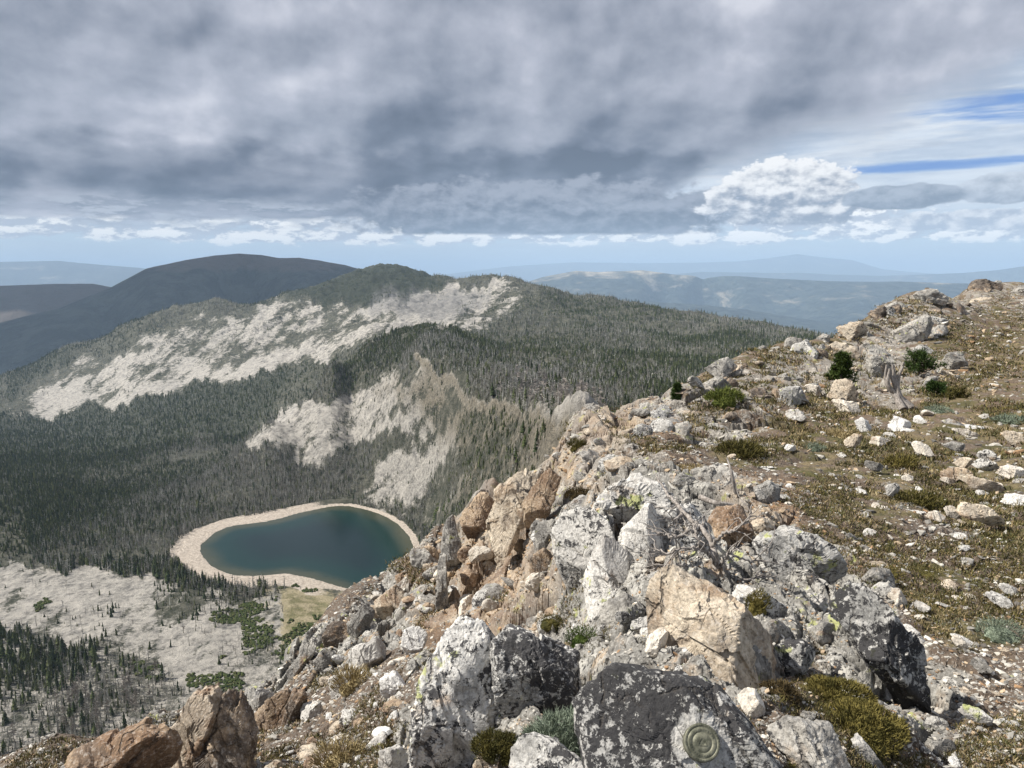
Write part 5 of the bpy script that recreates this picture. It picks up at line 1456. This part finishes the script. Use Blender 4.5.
# turf: blades of dry alpine grass, nobody could count them
def turf_blades(n, seed):
    rng = np.random.default_rng(seed)
    a = rng.uniform(-30, 1054, n * 3); b = 800 - (800 - 296) * rng.random(n * 3) ** 1.2
    A_, S_ = azs(a, b); pos = np.full(len(a), np.nan); done = np.zeros(len(a), bool)
    for v_ in np.linspace(math.log(1.2), math.log(60), 420):
        q = s_of(A_, np.full(len(a), v_)) >= S_
        nw = q & ~done; pos[nw] = math.exp(v_); done |= q
    ok = ~np.isnan(pos); A_ = A_[ok]; r = pos[ok]; x = r * np.sin(A_); y = r * np.cos(A_)
    z, rk_, ru_, gr_ = zones(x, y)
    cl = fbm2(x * 2.2 / (0.5 + r * 0.06), y * 2.2 / (0.5 + r * 0.06), 4, 15)
    keep = (cl + 0.30 * gr_ - 0.30 * rk_ * (1 - gr_) > 0.14)
    x, y, r, cl = [q[keep][:n] for q in (x, y, r, cl)]
    z = ground_z(x, y); m = len(x); nbld = 9
    base = np.repeat(np.stack([x, y, z - 0.004], 1), nbld, 0) ; rr_ = np.repeat(r, nbld)
    sp_ = np.clip(0.006 * rr_, 0.012, 0.14); base[:, :2] += rng.normal(size=(len(base), 2)) * sp_[:, None]
    d_ = np.stack([rng.normal(size=len(base)) * .5, rng.normal(size=len(base)) * .5, np.ones(len(base))], 1); d_ /= np.linalg.norm(d_, axis=1)[:, None]
    L = np.clip(rr_ * 0.0055, 0.014, 0.08) * rng.uniform(.5, 1.3, len(base))
    v, f = blades(base, d_, L, np.clip(rr_ * 0.0011, 0.002, 0.03), rng, 0.4)
    pal = np.array([(0.055, 0.053, 0.017), (0.125, 0.105, 0.035), (0.25, 0.19, 0.10), (0.11, 0.08, 0.04), (0.13, 0.13, 0.06), (0.33, 0.27, 0.16)])
    t = rng.choice(6, m, p=[.28, .26, .16, .12, .10, .08])
    col = pal[t] * rng.uniform(.8, 1.2, (m, 1))
    return v, f, np.repeat(np.repeat(col, nbld, 0), 6, 0)
m_turf, _, b_ = simple_mat('turf_blades', ((0.3, 0.3, 0.3), (0.4, 0.4, 0.4)), 6.0, tint=True)
v, f, c = turf_blades(34000, 5)
tag(link('grass', mesh_np('grass', v, f, m_turf, False, cols=c)), kind='stuff')
# ------------------------------------------------------------------ trees
m_tree, t_, bs = simple_mat('conifer_foliage', ((0.3, 0.3, 0.3), (0.4, 0.4, 0.4)), 0.9, tint=True)
bs.inputs['Specular IOR Level'].default_value = 0.1
def crown_mesh(rng, tiers, seg, live=True, lod=0):
    """unit-height conifer crown: ragged skirts of boughs"""
    vs = []; fs = []
    for i in range(tiers):
        t0 = 0.10 + 0.86 * i / tiers; t1 = min(1.0, t0 + 1.55 * 0.86 / tiers)
        r0 = (1 - t0) ** 0.8 * 0.19 * rng.uniform(.8, 1.15)
        o = len(vs); a0 = rng.uniform(0, 6.28)
        vs.append((rng.normal() * .006, rng.normal() * .006, t1))
        for j in range(seg):
            a = a0 + 2 * math.pi * j / seg; rr_ = r0 * (rng.uniform(.45, 1.2) if j % 2 else rng.uniform(.9, 1.35))
            vs.append((math.cos(a) * rr_, math.sin(a) * rr_, t0 - 0.02 + rng.uniform(-.03, .03)))
        for j in range(seg): fs.append((o, o + 1 + j, o + 1 + (j + 1) % seg))
    return np.array(vs), np.array(fs)
def snag_mesh(rng, nb=6):
    vs = [(-.035, 0, 0), (.035, -.02, 0), (0, .035, 0), (rng.normal() * .01, 0, 1)]; fs = [(0, 1, 3), (1, 2, 3), (2, 0, 3)]
    for i in range(nb):
        a = rng.uniform(0, 6.28); t = rng.uniform(.25, .9); L = (1 - t) * .24 + .05; o = len(vs)
        vs += [(0, 0, t - .02), (0, 0, t + .05), (math.cos(a) * L, math.sin(a) * L, t + rng.uniform(-.02, .08))]; fs.append((o, o + 1, o + 2))
    return np.array(vs), np.array(fs)
def forest(x, y, z, h, kind, seed, colour):
    """kind 0 live, 1 snag; returns merged arrays"""
    rng = np.random.default_rng(seed); outv = []; outf = []; outc = []; o = 0
    for kd in (0, 1):
        for var in range(5):
            vr = np.random.default_rng(seed + var + kd * 50)
            bv, bf = crown_mesh(vr, 3, 5) if kd == 0 else snag_mesh(vr, 5)
            sel = np.where((kind == kd) & (np.arange(len(x)) % 5 == var))[0]
            if not len(sel): continue
            th = rng.uniform(0, 6.28, len(sel)); c, s = np.cos(th), np.sin(th); hh = h[sel]; ww = hh * rng.uniform(.75, 1.25, len(sel))
            vx = (bv[:, 0] * c[:, None] - bv[:, 1] * s[:, None]) * ww[:, None] + x[sel][:, None]
            vy = (bv[:, 0] * s[:, None] + bv[:, 1] * c[:, None]) * ww[:, None] + y[sel][:, None]
            vz = bv[:, 2] * hh[:, None] + z[sel][:, None] - 0.15
            outv.append(np.stack([vx, vy, vz], -1).reshape(-1, 3)); outf.append((bf[None] + (np.arange(len(sel)) * len(bv))[:, None, None]).reshape(-1, 3) + o)
            outc.append(np.repeat(colour[sel], len(bv), 0)); o += len(sel) * len(bv)
    return np.concatenate(outv), np.concatenate(outf), np.concatenate(outc)
rng = np.random.default_rng(321)
def field(n, amin, amax, rmin, rmax):
    a = rng.uniform(amin, amax, n); r = np.sqrt(rng.uniform(rmin ** 2, rmax ** 2, n)); return r * np.sin(a), r * np.cos(a)
bands = [field(90000, -.66, .50, 300, 700), field(60000, -.16, .14, 190, 750), field(110000, -.60, -.02, 600, 1100), field(125000, -.66, .62, 600, 1400), field(150000, -.64, .62, 1300, 3000)]
x = np.concatenate([b_[0] for b_ in bands]); y = np.concatenate([b_[1] for b_ in bands])
z, sdl = terr_z(x, y); r = np.hypot(x, y)
jx, jy = mproj(x, y, z)
# keep what the eye could see: sight line above everything nearer
a = np.arctan2(x, y); hb = np.full(len(x), -9.0); st_ = (z + 7) / r
run = np.full((len(GU),), -9.0); cm = np.maximum.accumulate(np.where(GV[:, None] > math.log(1.5), S_GRID, -9), 0)
iu = np.clip(((a - GU[0]) / (GU[1] - GU[0])).astype(int), 0, len(GU) - 1); iv = np.clip(((np.log(r * 0.93) - GV[0]) / (GV[1] - GV[0])).astype(int), 0, len(GV) - 1)
vis = st_ > cm[iv, iu] - 0.012
dens = np.ones(len(x))
Z_ = {n_: mz(n_, jx, jy, 4) for n_ in ('talus', 'meadow', 'bare', 'shrub', 'sparse', 'darkhill', 'dark', 'ochre')}
cl = fbm2(x * 0.02, y * 0.02, 4, 201)
dens = dens * (0.95 + 1.1 * cl)
pX, pY = project(x, y, z)
str2 = fbm2((pX * 0.66 + pY * 0.75) / 5.0 + 1.3 * fbm2(pX / 30, pY / 30, 3, 5), (-pX * 0.75 + pY * 0.66) / 26, 6, 93, 0.62)
dens = np.where(Z_['sparse'] > .5, np.clip(0.42 - 1.7 * str2, 0.05, 1) * np.where(jx < 380, 0.8, 1.0), dens)
dens = np.where((Z_['sparse'] > .5) & (jy > 560), np.clip(0.20 + 1.5 * cl, 0.06, 1), dens)
dens = dens * (1 - 0.93 * Z_['bare']) * (1 - 0.97 * Z_['meadow'])
dens = np.where((Z_['talus'] > .5) & (r > 1450), dens * 0.9, dens)
dens = np.where((r < 1000) & (jx > 330) & (jy < 560), np.maximum(dens, 0.26 * (1 - Z_['bare'])), dens)
dens = np.where((r < 950) & (crest_d(jx, jy) < 5), 0.03, dens)
dens = np.where((r < 950) & (Z_['ochre'] > .5), dens * 0.6, dens)
dens = np.where((jy > 595) & (Z_['sparse'] < .5) , dens * 0.5, dens)
dens = np.where((jy > 548) & (sdl > -85) & (a < -.2), dens * 0.35, dens)
dens = np.maximum(dens, Z_['darkhill'] * 1.2); dens = np.maximum(dens, Z_['dark'])
dens = np.where(sdl > -7, 0, dens)
dens = np.where((sdl > -22) & (a < -0.22), 0, dens)
dens = np.where(a > -0.2, dens, dens)
keep = vis & (rng.random(len(x)) < dens) & (Z_['shrub'] < .5)
x, y, z, r, jx, jy, a, sdl = [q[keep] for q in (x, y, z, r, jx, jy, a, sdl)]
Z_ = {k_: v_[keep] for k_, v_ in Z_.items()}
n = len(x)
g = fbm2(x * 0.006, y * 0.006, 4, 205)
dead_p = np.clip(0.55 + 1.2 * g, .12, .88)
dead_p = np.where(Z_['dark'] > .5, 0.15, dead_p); dead_p = np.where(Z_['darkhill'] > .5, 0.06, dead_p)
dead_p = np.where((Z_['ochre'] > .5), 0.35, dead_p)
dead_p = np.where((jx > 430) & (r > 500) & (r < 1600), np.clip(dead_p + .08, 0, .72), dead_p)
dead_p = np.where((sdl > -150) & (a < -.1) & (r < 900), np.maximum(dead_p, .52), dead_p)
kind = (rng.random(n) < dead_p).astype(int)
h = rng.lognormal(0, .36, n) * np.where(kind == 0, 3.9, 4.3) * np.where(r > 1300, 1.35, 1.0) * np.where(Z_['talus'] > .5, .7, 1.0) * np.where(Z_['darkhill'] > .5, .6, 1)
h = h * np.where((jy > 560) & (a < 0), 1.45, 1.0) * np.where((jx > 400) & (r < 600), .75, 1.0)
h = np.clip(h, 1.2, 12)
live = np.array([(0.042, 0.056, 0.024), (0.066, 0.080, 0.034), (0.088, 0.098, 0.046), (0.032, 0.044, 0.022)])
deadc = np.array([(0.34, 0.33, 0.31), (0.26, 0.25, 0.235), (0.42, 0.41, 0.385), (0.19, 0.175, 0.155)])
col = np.where(kind[:, None] == 0, live[rng.integers(4, size=n)], deadc[rng.integers(4, size=n)]) * rng.uniform(.8, 1.25, (n, 1))
# the trees that show largest stand as individuals
vispx = h / r * F
onscr = (jx > 0) & (jx < 1010) & (jy < 768) & (jy > 250)
order = np.argsort(-np.where(onscr, vispx, 0))
lv = [i for i in order if kind[i] == 0][:260]; sn = [i for i in order if kind[i] == 1][:150]
ind = np.zeros(n, bool); ind[lv] = True; ind[sn] = True
m_ = ~ind
v, f, c = forest(x[m_], y[m_], z[m_], h[m_], kind[m_], 400, col[m_])
tag(link('forest', mesh_np('forest', v, f, m_tree, False, cols=c)), kind='stuff')
print('forest trees', int(m_.sum()), 'faces', len(f))
def tree_proto(i, live_):
    vr = np.random.default_rng(7000 + i + (0 if live_ else 100))
    e = bpy.data.objects.new('pine_tree' if live_ else 'dead_tree', None); COL.objects.link(e)
    if live_:
        tv, tf = tube([(0, 0, -.04), (0.004, 0, .5), (0, 0, .97)], [.022, .014, .003], 5)
        bv, bf = crown_mesh(vr, 9, 11)
        link('trunk', mesh_np('trunk', tv, tf, m_bark, True), e)
        cl_ = live[i % 4] * vr.uniform(.8, 1.3, (len(bv), 1))
        link('crown', mesh_np('crown', bv, bf, m_tree, False, cols=cl_), e)
    else:
        tv, tf = tube([(0, 0, -.04), (0.008, 0.004, .5), (0, 0, 1)], [.016, .010, .003], 5)
        link('trunk', mesh_np('trunk', tv, tf, m_dead, True), e)
        bv, bf = snag_mesh(vr, 22); bv = bv[4:]; bf = bf[3:] - 4
        link('branches', mesh_np('branches', bv, bf, m_dead, False), e)
    return e
protos = {True: [tree_proto(i, True) for i in range(6)], False: [tree_proto(i, False) for i in range(4)]}
used = set()
for lst, live_ in ((lv, True), (sn, False)):
    for q, i in enumerate(lst):
        p = protos[live_][q % len(protos[live_])]
        if p.name in used:
            o = p.copy(); COL.objects.link(o)
            for ch in list(p.children):
                c2_ = ch.copy(); c2_.parent = o; COL.objects.link(c2_)
        else: o = p; used.add(p.name)
        o.location = (x[i], y[i], z[i]); o.scale = (h[i] * rng.uniform(.85, 1.25),) * 2 + (h[i],); o.rotation_euler = (rng.normal() * .03, rng.normal() * .03, rng.uniform(0, 6.28))
        if live_: tag(o, 'small dark green conifer on the basin floor or slopes below the ridge', 'conifer', 'living conifers around the lake basin')
        else: tag(o, 'bare grey dead conifer in the woods of the lake basin', 'dead tree', 'dead grey conifers around the lake basin')
# low green shrubs of the basin floor
nS = 3800
xs, ys = field(60000, -.6, 0.0, 300, 700); zs, sds = terr_z(xs, ys); jx2, jy2 = mproj(xs, ys, zs)
shm = ((mz('shrub', jx2, jy2, 3) > .5) & (fbm2(xs * .07, ys * .07, 4, 29) > -.12)) | ((mz('meadow', jx2, jy2, 3) > .5) & (fbm2(xs * .05, ys * .05, 3, 9) > .34) ) | ((jy2 > 600) & (fbm2(xs * .03, ys * .03, 3, 19) > .33))
shm &= (sds < -9)
xs, ys, zs = xs[shm][:nS], ys[shm][:nS], zs[shm][:nS]
D, fi = ico(1); rg = np.random.default_rng(11); vv_ = []
bas = D * (1 + 0.5 * rg.normal(size=(6, len(D), 1)) * .5)
m2_ = len(xs); sz = rg.uniform(.5, 1.7, m2_)
V_ = bas[rg.integers(6, size=m2_)] * sz[:, None, None] * np.array([1, 1, .65]) + np.stack([xs, ys, zs + .3], 1)[:, None]
cs_ = np.array([(0.032, 0.045, 0.014), (0.048, 0.062, 0.020), (0.060, 0.066, 0.026)])[rg.integers(3, size=m2_)]
tag(link('shrubs', mesh_np('shrubs', V_.reshape(-1, 3), (fi[None] + (np.arange(m2_) * len(D))[:, None, None]).reshape(-1, 3), m_tree, False, cols=np.repeat(cs_, len(D), 0))), kind='stuff')
# ------------------------------------------------------------------ the air
def build_haze():
    m = bpy.data.materials.new('haze'); m.use_nodes = True
    t_ = NT(m.node_tree); t_.n.clear()
    pv = t_.node('ShaderNodeVolumePrincipled'); out = t_.node('ShaderNodeOutputMaterial')
    pv.inputs['Color'].default_value = (0.57, 0.765, 1.0, 1)
    pv.inputs['Density'].default_value = 4.2e-5
    pv.inputs['Anisotropy'].default_value = 0.0
    t_.l.new(pv.outputs[0], out.inputs['Volume'])
    bm = bmesh.new(); bmesh.ops.create_cube(bm, size=1.0)
    me = bpy.data.meshes.new('haze'); bm.to_mesh(me); bm.free(); me.materials.append(m)
    o = link('haze', me); zb, zt = -1300.0, 1000.0
    o.location = (0, 0, (zb + zt) / 2); o.scale = (190000, 190000, zt - zb)
    tag(o, kind='stuff')
build_haze()

# ------------------------------------------------------------------ unseen cloud added to shade the dark mountain, high above the haze
m_shade_cloud, t_, bs = new_mat('shade_cloud_grey')
tc_ = t_.node('ShaderNodeTexCoord')
t_.put(bs.inputs['Base Color'], t_.mix(t_.noise(tc_.outputs['Object'], 0.001, 4, 0.6), (0.70, 0.71, 0.73), (0.82, 0.83, 0.85)))
D, f = ico(6)
parts = []
for (cx_, cy_, a_, b_, c_) in ((-8500, 6000, 1300, 1100, 420), (-7400, 6900, 1000, 1100, 380), (-9300, 5300, 900, 800, 340), (-7700, 5300, 900, 700, 340), (-6700, 6200, 800, 900, 340), (-10300, 7400, 1000, 900, 360)):
    n_1 = fbm3(D[:, 0] * 1.8 + cx_, D[:, 1] * 1.8 + cy_, D[:, 2] * 1.8, 6, 31, 0.55)
    parts.append((D * (1 + 0.55 * n_1)[:, None] * [a_, b_, c_] + [cx_, cy_, 6000 + 0.2 * a_], f))
v, f = merge(parts)
tag(link('shade_clouds', mesh_np('shade_clouds', v, f, m_shade_cloud, True)), kind='structure')
